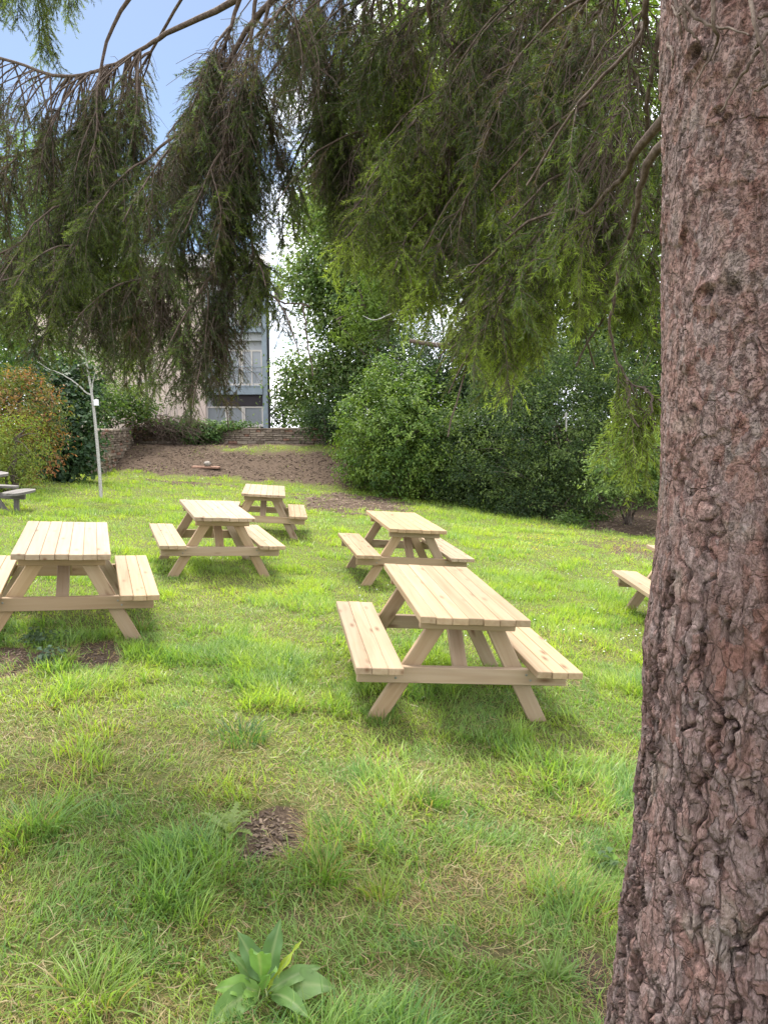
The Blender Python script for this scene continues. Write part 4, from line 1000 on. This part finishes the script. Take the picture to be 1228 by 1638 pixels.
# the white-barked sapling with its label
b = gpos(162, 797); Ys = b[1]
sap = thing('sapling', 'slender white-barked sapling with a white tag on its stem, left of the wall', 'tree', b)
g = Geo()
tr = spline([b - [0, 0, .1], at(160, 760, Ys), at(155, 700, Ys), at(151, 660, Ys), at(147, 628, Ys), at(144, 610, Ys), at(139, 580, Ys), at(133, 545, Ys), at(130, 480, Ys), at(136, 400, Ys)], 44)
tube(g, tr, np.linspace(.038, .011, 44), 10)
for pts, r in (([(147, 626), (149, 612), (152, 598), (154, 585)], .012), ([(147, 632), (138, 628), (128, 618), (112, 606), (95, 596), (78, 590), (60, 578)], .013), ([(136, 560), (146, 540), (158, 500)], .01), ([(133, 540), (120, 510), (105, 480)], .01)):
    P = spline([at(a, c_, Ys) for a, c_ in pts], 16) + rng.normal(0, .004, (16, 3)); tube(g, P, np.linspace(r * 1.5, .006, 16), 7)
g.build('trunk', M['pale_bark'], sap, True, b)
g = Geo(); crown(g, [lobe(120, 540, Ys, 36, 40), lobe(160, 560, Ys, 40, 34), lobe(140, 460, Ys, 60, 50), lobe(200, 585, Ys, 26, 18)], 2600, .07, [(.08, .14, .035), (.13, .2, .05)], cl=.2, shell=.15, per=12)
g.build('foliage', M['leaf'], sap, False, b)
g = Geo(); c = at(153.5, 644, Ys - .07)
for z0_, z1_, r in ((-.06, .06, .052),):
    a = np.arange(14) / 14 * 2 * PI
    P = np.array([c + [0, .03, z0_], c + [0, .03, z1_]]); tube(g, P, [r, r], 14)
    top = np.stack([c[0] + r * np.cos(a), c[1] + .03 + r * np.sin(a), np.full(14, c[2] + z1_)], 1); n0 = g.n
    g.add(np.concatenate([top, [c + [0, .03, z1_ + .012]]]), np.stack([np.arange(14), (np.arange(14) + 1) % 14, np.full(14, 14)], 1))
g.build('plant_tag', M['tag_white'], sap, False, b)

# ------------------------------------------------------------------ stone walls
def rubble_wall(name, label, p0, p1, z0, ztop, thick, cop=.0, rough=.03):
    """coursed rubble between p0 and p1 (x, y); z0, ztop functions of 0..1 along it; each stone stands out on its own"""
    p0 = np.array(p0, float); p1 = np.array(p1, float); L = np.linalg.norm(p1 - p0); d = (p1 - p0) / L; nrm_ = np.array([d[1], -d[0]])
    t = thing(name, label, 'stone wall', (*p0, z0(0)))
    g = Geo(); n = 30
    for i in range(n):
        a, b_ = i / n, (i + 1) / n
        c = [p0 + d * L * a + nrm_ * thick / 2, p0 + d * L * b_ + nrm_ * thick / 2, p0 + d * L * b_ - nrm_ * thick / 2, p0 + d * L * a - nrm_ * thick / 2]
        zt = [ztop(a) - .05, ztop(b_) - .05, ztop(b_) - .05, ztop(a) - .05]
        V = np.array([[*c[k], z0(a) - .4] for k in range(4)] + [[*c[k], zt[k]] for k in range(4)])
        g.add(V, np.array([[0, 1, 5, 4], [1, 2, 6, 5], [2, 3, 7, 6], [3, 0, 4, 7], [4, 5, 6, 7]]))
    g.build('core', M['mortar'], t, False, (*p0, z0(0)))
    g = Geo(); zmin = min(z0(0), z0(1)) - .15; z = zmin; ztm = max(ztop(k / 20) for k in range(21))
    while z < ztm:
        hh = rng.uniform(.055, .12); u = -rng.random() * .2
        while u < L:
            ln = rng.uniform(.14, .42); um = (u + ln / 2) / L
            if 0 <= um <= 1 and z + hh * .6 < ztop(um) and z + hh > z0(um) - .15:
                V, Q, T = chamfer_box((ln - .016, rng.uniform(.12, .17), hh - .012), .012)
                V = V + rng.normal(0, .006, V.shape)
                side = nrm_ * (thick / 2 + rng.uniform(-.03, .03))
                c = p0 + d * (u + ln / 2) + side
                W = np.stack([c[0] + V[:, 0] * d[0] + V[:, 1] * nrm_[0], c[1] + V[:, 0] * d[1] + V[:, 1] * nrm_[1], z + hh / 2 + V[:, 2]], 1)
                k = rng.random(); col = (np.array([.20, .155, .12]) * (1 - k) + np.array([.33, .27, .21]) * k) * rng.uniform(.65, 1.15)
                if rng.random() < .12: col = np.array([.26, .15, .11])
                n0 = g.n; g.add(W, Q, col=col); g.f[3].append(T + n0)
            u += ln
        z += hh
    g.build('stones', M['stone'], t, False, (*p0, z0(0)))
    g = Geo(); u = 0
    while u < L:
        ln = rng.uniform(.3, .6); um = min(1, (u + ln / 2) / L)
        V, Q, T = chamfer_box((ln - .015, thick + .1, .06), .012); V = V + rng.normal(0, .008, V.shape)
        c = p0 + d * (u + ln / 2)
        W = np.stack([c[0] + V[:, 0] * d[0] + V[:, 1] * nrm_[0], c[1] + V[:, 0] * d[1] + V[:, 1] * nrm_[1], ztop(um) - .02 + V[:, 2]], 1)
        n0 = g.n; g.add(W, Q, col=np.array([.36, .31, .26]) * rng.uniform(.75, 1.15)); g.f[3].append(T + n0); u += ln
    g.build('coping', M['stone'], t, False, (*p0, z0(0)))
    return t
w0 = at(206, 690, 28.2); w1 = at(640, 690, 28.2)
rubble_wall('garden_wall', 'long low stone rubble wall closing the garden at the back, in front of the house', (w0[0], 28.2), (w1[0], 28.2), lambda u: .8, lambda u: 1.545 + .035 * math.sin(u * 9) - .02 * u, .4)
s0 = at(146, 725, 21.6); s1 = at(207, 690, 28.0)
rubble_wall('side_wall', 'low sloping stone wall along the left side of the bank, behind the white sapling', (s0[0], 21.6), (s1[0], 28.0),
            lambda u: float(zg(s0[0], 21.6 + 6.4 * u)[0]), lambda u: (float(at(150, 688, 21.6)[2])) * (1 - u) + 1.5 * u, .35)

# ivy and dead creeper on the back wall
iv = thing('ivy', 'green ivy hanging over the top of the back stone wall below the house', 'ivy', (w0[0], 28, .9))
g = Geo(); crown(g, [lobe(300, 690, 27.9, 34, 15, .16), lobe(330, 688, 27.9, 34, 13, .16), lobe(318, 702, 27.85, 26, 14, .12), lobe(350, 684, 28, 30, 7, .2), lobe(285, 680, 27.7, 26, 10, .25), lobe(382, 680, 28.0, 26, 4, .25), lobe(322, 692, 27.7, 36, 18, .2)], 8500, .09, [(.05, .105, .03), (.09, .17, .045), (.15, .23, .06)], asp=.8, cl=.11, shell=.1)
g.build('leaves', M['glossy_leaf'], iv, False, (w0[0], 28, .9))
g = Geo(); Pl, Rl = [], []
for k in range(60):
    a = at(rng.uniform(280, 372), 682, 27.85); P = spline([a, a + [rng.normal(0, .15), -.05, -.25], a + [rng.normal(0, .3), -.04, -rng.uniform(.4, .75)]], 7); Pl.append(P); Rl.append(np.linspace(.008, .003, 7))
tubes(g, np.array(Pl), np.array(Rl), 4); g.build('stems', M['bark'], iv, False, (w0[0], 28, .9))
cr_ = thing('dead_creeper', 'tangle of dry brown creeper stems over the left end of the back wall', 'creeper', (w0[0], 28, .9))
g = Geo(); Pl, Rl = [], []
for k in range(420):
    a = at(rng.uniform(196, 318), rng.uniform(664, 690), rng.uniform(27.3, 28.1)); e = np.array([rng.normal(.25, .45), rng.normal(-.1, .12), -rng.uniform(.05, .65)])
    P = spline([a, a + e * .5 + rng.normal(0, .09, 3), a + e], 7); Pl.append(P); Rl.append(np.linspace(.011, .004, 7))
tubes(g, np.array(Pl), np.array(Rl), 4); g.build('stems', M['twig'], cr_, False, (w0[0], 28, .9))
g = Geo(); crown(g, [lobe(235, 676, 27.8, 38, 9, .25), lobe(268, 692, 27.8, 22, 12, .2), lobe(220, 692, 27.6, 22, 10, .3)], 2600, .08, [(.09, .055, .04), (.16, .10, .07), (.05, .07, .025)], cl=.14, shell=.1)
g.build('dry_leaves', M['leaf'], cr_, False, (w0[0], 28, .9))
rd = thing('bare_shrub', 'thin upright leafless stems in front of the cream house wall, above the creeper', 'shrub', at(262, 668, 28.9))
g = Geo(); Pl, Rl = [], []; bb = at(262, 672, 28.9)
for k in range(38):
    a = at(rng.uniform(246, 284), 674, rng.uniform(28.7, 29.3)) - [0, 0, .5]; hh = rng.uniform(.8, 1.5); e = np.array([rng.normal(0, .12), rng.normal(0, .08), hh])
    P = spline([a, a + e * .5 + rng.normal(0, .025, 3), a + e], 8); Pl.append(P); Rl.append(np.linspace(.011, .004, 8))
tubes(g, np.array(Pl), np.array(Rl), 4); g.build('stems', M['dead_wood'], rd, False, at(262, 668, 28.9))

# ------------------------------------------------------------------ the block of flats behind the wall
HY = 33.0
def hx(px): return at(px, 684, HY)[0]
def hz(py): return CAM_H - (py - 683.6) * HY / F_PX
xr, xb, xl = hx(432), hx(330), hx(60)
house = thing('apartment_house', 'cream rendered three-storey block of flats with a slate roof and glazed bay behind the wall', 'house', ((xl + xr) / 2, HY, .9))
hl = ((xl + xr) / 2, HY, .9)
zb_, ze = .3, hz(442)
g = Geo(); box(g, (xl, HY, zb_), (xb, HY + 9, ze)); g.build('wall', M['render'], house, False, hl)
g = Geo(); xk = (xr - .05) * 1.27 - .25
g.add(np.array([[xb + .002, HY + .35, zb_], [xr - .05, HY + .35, zb_], [xk, HY + 9, zb_], [xb + .002, HY + 9, zb_], [xb + .002, HY + .35, ze - .003], [xr - .05, HY + .35, ze - .003], [xk, HY + 9, ze - .003], [xb + .002, HY + 9, ze - .003]]),
      np.array([[0, 1, 5, 4], [1, 2, 6, 5], [2, 3, 7, 6], [3, 0, 4, 7], [4, 5, 6, 7]])); g.build('bay_wall', M['grey_panel'], house, False, hl)
# roof: slated slope with gutter and soffit
g = Geo(); yb = HY - .35; zr = ze + 1.7
V = np.array([[xl - .3, yb, ze + .05], [xr + .22, yb, ze + .05], [xr - .55, HY + 4.5, zr], [xl - .3, HY + 4.5, zr], [xl - .3, HY + 9.4, ze + .05], [xr - 1.5, HY + 9.4, ze + .05],
              [xl - .3, yb, ze - .09], [xr + .22, yb, ze - .09], [xr - 1.5, HY + 9.4, ze - .09], [xl - .3, HY + 9.4, ze - .09]])
g.add(V, np.array([[0, 1, 2, 3], [3, 2, 5, 4], [0, 6, 7, 1], [6, 9, 8, 7], [1, 7, 8, 5]])); g.f[3].append(np.array([[1, 5, 2], [0, 3, 4]]))
g.build('roof', M['slate'], house, False, hl)
g = Geo(); tube(g, [(xl - .3, yb - .06, ze + .01), (xr + .24, yb - .06, ze + .01)], .07, 8); g.build('gutter', M['black_metal'], house, False, hl)
for px, top in ((307, ze), (171, ze), (431.5, ze)):
    g = Geo(); x = hx(px); yy = HY - .07 if px < 330 else HY - .05
    tube(g, [(x, yb - .02, ze), (x, yy, ze - .35), (x, yy, ze - .6), (x, yy, zb_)], .055 if px < 400 else .06, 8)
    for z in np.arange(1.2, ze - .7, 1.6): box(g, (x - .09, yy - .02, z), (x + .09, HY + .004, z + .05))
    g.build('downpipe', M['black_metal'], house, False, hl)
# blue-grey corner post and floor bands
g = Geo(); box(g, (hx(421.5), HY - .04, zb_), (hx(429.5), HY + .36, ze - .1)); g.build('corner_post', M['blue_metal'], house, False, hl)
for (p0, p1) in ((620, 632), (528, 536), (446, 453)):
    g = Geo(); box(g, (xb + .02, HY - .12, hz(p1)), (hx(421.4), HY + .34, hz(p0)))
    box(g, (xb + .02, HY - .15, hz(p0) + .002), (hx(421.4), HY + .3, hz(p0) + .05)); g.build('floor_band', M['blue_metal'], house, False, hl)
for (p0, p1, mt) in ((632.5, 650, 'dark_panel'), (453.5, 462, 'dark_panel'), (536.5, 548, 'grey_panel')):
    g = Geo(); box(g, (xb + .3, HY + .1, hz(p1)), (hx(421.2), HY + .345, hz(p0))); g.build('panel', M[mt], house, False, hl)
def window(px0, px1, py0, py1, fw=3.2, y=HY + .13, cols=1, rail=None):
    x0, x1, z0, z1 = hx(px0), hx(px1), hz(py1), hz(py0); f = fw * HY / F_PX
    g = Geo()
    box(g, (x0, y, z0), (x0 + f, y + .1, z1)); box(g, (x1 - f, y, z0), (x1, y + .1, z1))
    box(g, (x0 + f, y + .003, z0), (x1 - f, y + .098, z0 + f)); box(g, (x0 + f, y + .003, z1 - f), (x1 - f, y + .098, z1))
    for k in range(1, cols):
        xm = x0 + (x1 - x0) * k / cols; box(g, (xm - f * .4, y + .006, z0 + f), (xm + f * .4, y + .095, z1 - f))
    w = g.build('window', M['white_frame'], house, False, hl)
    g = Geo(); box(g, (x0 + f * .8, y + .05, z0 + f * .8), (x1 - f * .8, y + .07, z1 - f * .8)); g.build('pane', M['pane'], w, False, hl)
    g = Geo(); box(g, (x0 - .03, y - .06, z0 - .045), (x1 + .03, y + .1, z0 - .002)); g.build('sill', M['white_frame'], w, False, hl)
for px0, px1 in ((330, 362.5), (363, 389), (389.5, 421)): window(px0, px1, 650.5, 681, 2.4)
window(330, 362, 562, 617, 2.6, cols=2); window(363, 386, 562, 617, 2.2); window(387, 421, 562, 617, 2.6, cols=2)
window(330, 380, 470, 526, 2.6, cols=2); window(382, 421, 466, 526, 2.6)
for px0, px1, py0, py1 in ((222, 252, 560, 612), (222, 252, 470, 522), (110, 140, 560, 612), (110, 140, 470, 522)): window(px0, px1, py0, py1, 2.4, HY - .03, 2)
# balcony rail on the middle floor
g = Geo()
for py in (606, 598):
    tube(g, [(xb + .05, HY - .1, hz(py) + .25), (hx(421), HY - .1, hz(py) + .25)], .018, 6)
for px in np.linspace(332, 420, 8): tube(g, [(hx(px), HY - .1, hz(620) + .05), (hx(px), HY - .1, hz(598) + .25)], .016, 6)
g.build('railing', M['blue_metal'], house, True, hl)
# aerial pole with dish at the corner
g = Geo(); xm = hx(446.5)
tube(g, [(xm, HY + .3, hz(503)), (xm, HY + .3, hz(425))], .02, 6); tube(g, [(hx(430), HY + .3, hz(470)), (xm, HY + .3, hz(470))], .02, 6); tube(g, [(hx(430), HY + .3, hz(502)), (xm, HY + .3, hz(502))], .016, 6)
for k in range(5): tube(g, [(xm - .22 + .02 * k, HY + .3, hz(432 + k * 4)), (xm + .22 - .02 * k, HY + .3, hz(432 + k * 4))], .008, 5)
ae = g.build('aerial', M['black_metal'], house, True, hl)
g = Geo(); a = np.arange(24) / 24 * 2 * PI; c = np.array([hx(449.5), HY + .12, hz(475)])
rings = []
for r, dep in ((.01, .12), (.12, .10), (.24, .05), (.33, 0)):
    rings.append(c + np.stack([r * .75 * np.cos(a), dep - .5 * r * np.cos(a), r * np.sin(a)], 1))
V = np.concatenate(rings); k = np.arange(24); k2 = (k + 1) % 24
g.add(V, np.concatenate([np.stack([k + 24 * j, k2 + 24 * j, k2 + 24 * (j + 1), k + 24 * (j + 1)], 1) for j in range(3)]))
tube(g, [c + [0, .1, 0], c + [-.12, -.3, -.1]], .012, 6); box(g, c + [-.15, -.36, -.14], c + [-.08, -.28, -.07])
g.build('satellite_dish', M['stone_grey'], house, True, hl)

# ------------------------------------------------------------------ plank with a stone on the bank
b = gpos(330, 750)
g = Geo(); hw = 22 * b[1] / F_PX
zc = float(zg(b[0], b[1])[0])
V, Q, T = chamfer_box((hw * 2, .22, .07), .012); n0 = g.n; V[:, 2] += V[:, 0] * -.02; g.add(V + [b[0], b[1], zc + .04], Q); g.f[3].append(T + n0)
tag(g.build('concrete_slab', M['terracotta']), 'pinkish slab lying across the brown bank before the back wall', 'slab')
g = Geo()
def lump(g, c, r, n=12, sq=(1, 1, .8), seed=0):
    u = np.linspace(0, PI, n)[:, None]; v = np.arange(n * 2)[None] / (n * 2) * 2 * PI
    D = np.stack([np.sin(u) * np.cos(v), np.sin(u) * np.sin(v), np.cos(u) + 0 * v], -1).reshape(-1, 3)
    R = r * (.75 + .5 * fbm(D * 1.4 + seed, 3))
    P = D * R[:, None] * np.array(sq) + np.array(c)
    m2 = 2 * n; i = np.arange(n - 1)[:, None] * m2; k = np.arange(m2)[None]; k2 = (k + 1) % m2
    g.add(P, np.stack([i + k, i + m2 + k, i + m2 + k2, i + k2], -1).reshape(-1, 4))
lump(g, (b[0] + .05, b[1] - .02, zc + .145), .12)
tag(g.build('stone', M['stone_grey'], None, True), 'rounded grey stone resting on the pinkish slab', 'stone')

# ------------------------------------------------------------------ foreground weeds
def big_leaf(g, base, tip, width, arch=.25, fold=.25, wave=.012, col=(.07, .14, .035), n=16, m=4, waist=.45, stalk=.18, twist=0.):
    base = np.array(base, float); tip = np.array(tip, float); L = np.linalg.norm(tip - base)
    t = np.linspace(0, 1, n); mid = (base + tip) / 2 + np.array([0, 0, arch * L])
    P = (1 - t)[:, None] ** 2 * base + (2 * t * (1 - t))[:, None] * mid + (t ** 2)[:, None] * tip
    T = nrm(np.gradient(P, axis=0)); S = nrm(np.cross(T, [0, 0, 1.])); 
    if twist:
        U0 = np.cross(S, T); S = S * math.cos(twist) + U0 * math.sin(twist)
    U = nrm(np.cross(S, T))
    tt = np.clip((t - stalk) / (1 - stalk), 0, 1)
    w = width / 2 * np.maximum(np.sin(PI * tt ** .8) ** .75 * (1 - .25 * tt), .0) + .0028 * (1 - tt)
    V = []; ph = rng.random() * 6
    for j in range(-m, m + 1):
        u = j / m
        wv = wave * abs(u) ** 1.5 * np.sin(t * 19 + ph + (2 if u > 0 else 0)) * (w > .004)
        V.append(P + S * (w * u)[:, None] + U * (abs(u) * w * fold + wv + .0022 * (abs(np.sin(abs(u) * 5 - t * 26)) - .5) * (w > .01) * abs(u))[:, None])
    V = np.stack(V, 1).reshape(-1, 3); k = 2 * m + 1
    i = np.arange(n - 1)[:, None] * k; jj = np.arange(2 * m)[None]
    c = np.array(col) * rng.uniform(.85, 1.15)
    cc = np.tile(c, (len(V), 1)); isr = (np.tile(np.arange(k), n) == m); cc[isr] = cc[isr] * .35 + np.array([.27, .33, .15]) * .65; cc *= (.82 + .36 * fbm(V * 55 + 3, 2))[:, None]
    g.add(V, np.stack([i + jj, i + jj + 1, i + k + jj + 1, i + k + jj], -1).reshape(-1, 4), col=cc)
def aim(px, py, y, dz=0): return at(px, py, y) + [0, 0, dz]
b = gpos(425, 1592); Yd = b[1]
dock = thing('dock_plant', 'dock plant with broad wavy green leaves at the bottom of the picture', 'weed', b)
for (px, py, dy, w, arch, col, tw_) in ((384, 1500, .05, .082, .05, (.115, .205, .07), .25), (447, 1482, .07, .078, .04, (.115, .205, .07), -.2), (478, 1512, .03, .024, .05, (.34, .42, .05), -.3), (504, 1552, .0, .06, .22, (.16, .27, .08), -.55),
                                       (522, 1582, -.05, .10, .24, (.13, .21, .07), -.7), (412, 1535, -.11, .082, .5, (.14, .255, .075), 0.2), (352, 1584, -.05, .07, .32, (.165, .285, .06), .6), (340, 1640, -.14, .095, .32, (.13, .23, .06), .5), (440, 1560, -.08, .06, .4, (.17, .30, .08), -.1), (486, 1625, -.14, .06, .32, (.14, .25, .07), -.4), (372, 1530, .02, .05, .1, (.13, .22, .07), .3)):
    g = Geo(); tip = aim(px, py, Yd + dy)
    tip = b + (tip - b) * 1.12; big_leaf(g, b + [rng.normal(0, .008), rng.normal(0, .008), .0], tip, w * .95, arch * .8, .22, .006, col, twist=tw_)
    g.build('leaf', M['glossy_leaf'], dock, True, b)
b = gpos(368, 1338)
th_ = thing('thistle', 'pale spiny thistle rosette beside the bare patch of soil', 'weed', b)
for k in range(15):
    a = k / 15 * 2 * PI + rng.normal(0, .2); L = rng.uniform(.08, .15); d = np.array([math.cos(a), math.sin(a), 0]); sd = np.array([-d[1], d[0], 0])
    g = Geo(); n = 19; t = np.linspace(0, 1, n); P = b + d * (t * L)[:, None] + np.array([0, 0, 1.]) * (.075 * np.sin(t * 2.0) * (.6 + rng.random() * .8))[:, None]
    w = .013 * np.sin(PI * t ** .8) ** .7 * np.where(np.arange(n) % 2 == 1, 1.7, .25) * rng.uniform(.7, 1.3, n) + .0018; w[-1] = .0005
    V = np.concatenate([P - sd * w[:, None] + [0, 0, .006], P, P + sd * w[:, None] + [0, 0, .006]]); i = np.arange(n - 1)
    g.add(V, np.concatenate([np.stack([i, i + 1, i + n + 1, i + n], 1), np.stack([i + n, i + n + 1, i + 2 * n + 1, i + 2 * n], 1)]), col=np.array([.30, .38, .14]) * rng.uniform(.8, 1.15))
    g.build('leaf', M['leaf'], th_, False, b)
def blade_plant(name, label, px, py, specs, col, mat='leaf'):
    b = gpos(px, py); t = thing(name, label, 'weed', b)
    for (dx, dyp, dy, w, arch) in specs:
        g = Geo(); big_leaf(g, b, aim(px + dx, py + dyp, b[1] + dy), w, arch, .3, .001, np.array(col) * rng.uniform(.85, 1.15), n=12, m=2, stalk=.05); g.build('leaf', M[mat], t, True, b)
blade_plant('plantain', 'small bright yellow-green plantain between the bare patch and the nearest table', 608, 1302, [(-2, -22, .02, .02, .05), (8, -24, .02, .018, .05), (-16, -10, 0, .02, .2), (16, -8, .0, .018, .2), (-6, 4, -.05, .016, .4), (3, -34, .03, .022, .05), (-9, -30, .03, .02, .05)], (.36, .46, .04))
blade_plant('lily_shoot', 'fresh strap-leaved shoot in the grass close to the spruce trunk', 882, 1575, [(-28, -62, .05, .024, .05), (12, -64, .05, .017, .04), (-12, -50, .06, .02, .06), (-60, -36, 0, .014, .2), (34, -28, .02, .014, .2), (44, -40, .04, .012, .15), (-40, 4, -.06, .012, .3), (20, -44, .07, .012, .05), (-70, -10, -.02, .010, .3), (60, -8, -.02, .010, .3)], (.15, .24, .05))
# grey-green weeds and a bright tuft by the bare earth in front of the left table
for (px, py, n_, r, lab, nm, col) in ((62, 1030, 160, .16, 'low grey-green leafy weeds at the back of the bare soil before the left table', 'chickweed', [(.06, .1, .05), (.10, .15, .07)]),
                                  (75, 1060, 110, .1, 'small bluish weed at the front edge of the bare soil before the left table', 'chickweed', [(.09, .14, .10), (.13, .19, .12)]),
                                  (975, 1395, 60, .07, 'tiny pale weed low against the left side of the spruce trunk', 'chickweed', [(.1, .17, .07), (.15, .23, .1)])):
    b = gpos(px, py)
    plant(nm, lab, 'weed', b, [(b[0], b[1], b[2] + .05, r, r * .7, .05)], n_, .045, col, trunk=False, cl=.04, shell=.1, per=10, asp=.6)
def tuft(label, px, py, n_, h, r, col, lean=1.0):
    h *= .78; n_ = int(n_ * .7); col = np.array(col) * 1.4
    b = gpos(px, py); g = Geo(); t = np.linspace(0, 1, 6)
    for k in range(n_):
        a = rng.random() * 2 * PI; p0 = b + np.array([math.cos(a), math.sin(a), 0]) * r * rng.random() ** .7 * .6
        d = np.array([math.cos(a + rng.normal(0, .5)), math.sin(a + rng.normal(0, .5)), 0]); L = h * rng.uniform(.6, 1.2); ln = lean * rng.uniform(.25, 1.1)
        P = p0 + d * (L * ln * t ** 1.7)[:, None] + np.array([0, 0, 1.]) * (L * (t - .42 * ln * t ** 2.2))[:, None]
        sd = np.array([-d[1], d[0], 0]) * .5 + rng.normal(0, .3, 3); sd = sd / np.linalg.norm(sd)
        w = .0027 * (1 - t ** 1.6) * rng.uniform(.7, 1.3) + .0002
        V = np.concatenate([P - sd * w[:, None], P + sd * w[:, None]]); i = np.arange(5)
        j = rng.random()
        g.add(V, np.stack([i, i + 1, i + 7, i + 6], 1), col=(np.array(col) * rng.uniform(.7, 1.3) if j > .12 else np.array([.36, .28, .14])))
    o = g.build('grass_tuft', M['grass'], None, True); return tag(o, label, 'grass tuft', 'long grass tufts')
tuft('bright long-bladed grass tuft right behind the middle of the picture foot, above the dock plant', 520, 1405, 300, .19, .17, (.11, .19, .04))
tuft('big arching grass tuft at the bottom left corner', 145, 1600, 230, .17, .2, (.15, .22, .05), 1.3)
tuft('bright grass tuft on the bare soil before the left table', 108, 1058, 150, .15, .11, (.15, .23, .045), 1.1)
tuft('dark bluish grass tuft on the lawn left of the nearest table', 385, 1185, 260, .17, .26, (.06, .125, .045))
tuft('grass tuft at the foot of the left table\'s front leg', 226, 1010, 200, .18, .16, (.11, .18, .045))
tuft('long grass tuft under the nearest table\'s front left leg', 605, 1150, 220, .15, .2, (.09, .16, .04))
tuft('upright grass tuft left of the bright yellow-green plantain', 540, 1340, 200, .15, .14, (.10, .19, .045), .7)
tuft('yellowish grass tuft right of the dock plant', 610, 1440, 160, .15, .12, (.16, .22, .04), .7)
tuft('grass tuft halfway between the plantain and the nearest table', 690, 1290, 200, .15, .14, (.09, .17, .04), .7)
tuft('grass tuft at the left edge of the picture, level with the thistle', 60, 1330, 260, .2, .22, (.11, .19, .05), 1.1)
# buttercups and daisies by the right-hand table
g = Geo()
for k in range(150):
    yel = k < 60
    px, py = (rng.normal(862, 26), rng.normal(872, 16)) if yel else (rng.uniform(560, 1030), rng.uniform(880, 1060))
    b = gpos(px, py); hh = rng.uniform(.07, .14); tube(g, [b, b + [rng.normal(0, .01), 0, hh]], .0012, 3, col=(.08, .14, .03))
    a = np.arange(6) / 6 * 2 * PI; r = .013 if yel else .009; c = b + [0, 0, hh]
    n0 = g.n; g.add(np.concatenate([[c - [0, 0, .003]], c + np.stack([r * np.cos(a), r * np.sin(a), 0 * a + .003], 1)]), np.stack([np.zeros(6, int), 1 + np.arange(6), 1 + (np.arange(6) + 1) % 6], 1), col=(.75, .58, .03) if yel else (.7, .72, .68))
tag(g.build('wild_flowers', M['chip']), 'tiny yellow buttercups and white daisies scattered in the lawn', 'wild flowers', kind='stuff')

# ------------------------------------------------------------------ sky and sun
SUN_AZ, SUN_EL = math.radians(-24), math.radians(58)
world = bpy.data.worlds.new('World'); scene.world = world; world.use_nodes = True
nt = world.node_tree; nt.nodes.clear()
out = nt.nodes.new('ShaderNodeOutputWorld'); bg = nt.nodes.new('ShaderNodeBackground')
sky = nt.nodes.new('ShaderNodeTexSky'); sky.sky_type = 'NISHITA'; sky.sun_disc = False
sky.sun_elevation = SUN_EL; sky.sun_rotation = SUN_AZ; sky.air_density = 1.0; sky.dust_density = .6; sky.ozone_density = 1.6
tcw = nt.nodes.new('ShaderNodeTexCoord')
def wn(typ, **inp):
    n_ = nt.nodes.new('ShaderNode' + typ)
    for k, v in inp.items():
        s_ = n_.inputs[int(k[1:])] if k[0] == '_' else n_.inputs[k]
        if isinstance(v, bpy.types.NodeSocket): nt.links.new(v, s_)
        else: s_.default_value = v
    return n_
no = wn('TexNoise', Vector=wn('Mapping', Vector=tcw.outputs['Generated'], Scale=(1, 1, 2.2)).outputs[0], Scale=3.3, Detail=9., Roughness=.6, Distortion=.3)
dv = wn('VectorMath'); dv.operation = 'DOT_PRODUCT'; nt.links.new(tcw.outputs['Generated'], dv.inputs[0])
hd = ray(110, 60); hd = hd / np.linalg.norm(hd); dv.inputs[1].default_value = tuple(hd)
hole = wn('MapRange', _0=dv.outputs['Value'], _1=.94, _2=.99, _3=0., _4=.34)
sub = wn('Math', _0=no.outputs['Fac'], _1=hole.outputs[0]); sub.operation = 'SUBTRACT'
rp = wn('ValToRGB', Fac=sub.outputs[0]); rp.color_ramp.elements[0].position = .33; rp.color_ramp.elements[1].position = .46
no2 = wn('TexNoise', Vector=wn('Mapping', Vector=tcw.outputs['Generated'], Scale=(1, 1, 2.6)).outputs[0], Scale=6.5, Detail=8., Roughness=.6)
cr2 = wn('ValToRGB', Fac=no2.outputs['Fac']); cr2.color_ramp.elements[0].position = .35; cr2.color_ramp.elements[0].color = (4.6, 5.0, 5.9, 1); cr2.color_ramp.elements[1].position = .62; cr2.color_ramp.elements[1].color = (9., 9., 9.2, 1)
mx = nt.nodes.new('ShaderNodeMix'); mx.data_type = 'RGBA'
nt.links.new(rp.outputs[0], mx.inputs[0]); sc_ = nt.nodes.new('ShaderNodeVectorMath'); sc_.operation = 'SCALE'; nt.links.new(sky.outputs[0], sc_.inputs[0]); sc_.inputs['Scale'].default_value = .40; nt.links.new(sc_.outputs[0], mx.inputs[6]); nt.links.new(cr2.outputs[0], mx.inputs[7])
nt.links.new(mx.outputs[2], bg.inputs['Color']); bg.inputs['Strength'].default_value = .15
nt.links.new(bg.outputs[0], out.inputs['Surface'])
sd = bpy.data.lights.new('sun', 'SUN'); sd.energy = 2.7; sd.angle = math.radians(15); sd.color = (1., .95, .86)
so = bpy.data.objects.new('sun', sd); C.objects.link(so)
sv = Vector((math.sin(SUN_AZ) * math.cos(SUN_EL), math.cos(SUN_AZ) * math.cos(SUN_EL), math.sin(SUN_EL)))
so.rotation_euler = sv.to_track_quat('Z', 'Y').to_euler(); so.location = (-6, 10, 20)

scene.view_settings.view_transform = 'Standard'; scene.view_settings.look = 'None'
scene.view_settings.exposure = 1.42; scene.view_settings.gamma = 1
scene.render.engine = 'CYCLES'
scene.cycles.use_denoising = True
scene.cycles.max_bounces = 8; scene.cycles.diffuse_bounces = 4; scene.cycles.transmission_bounces = 6; scene.cycles.transparent_max_bounces = 4
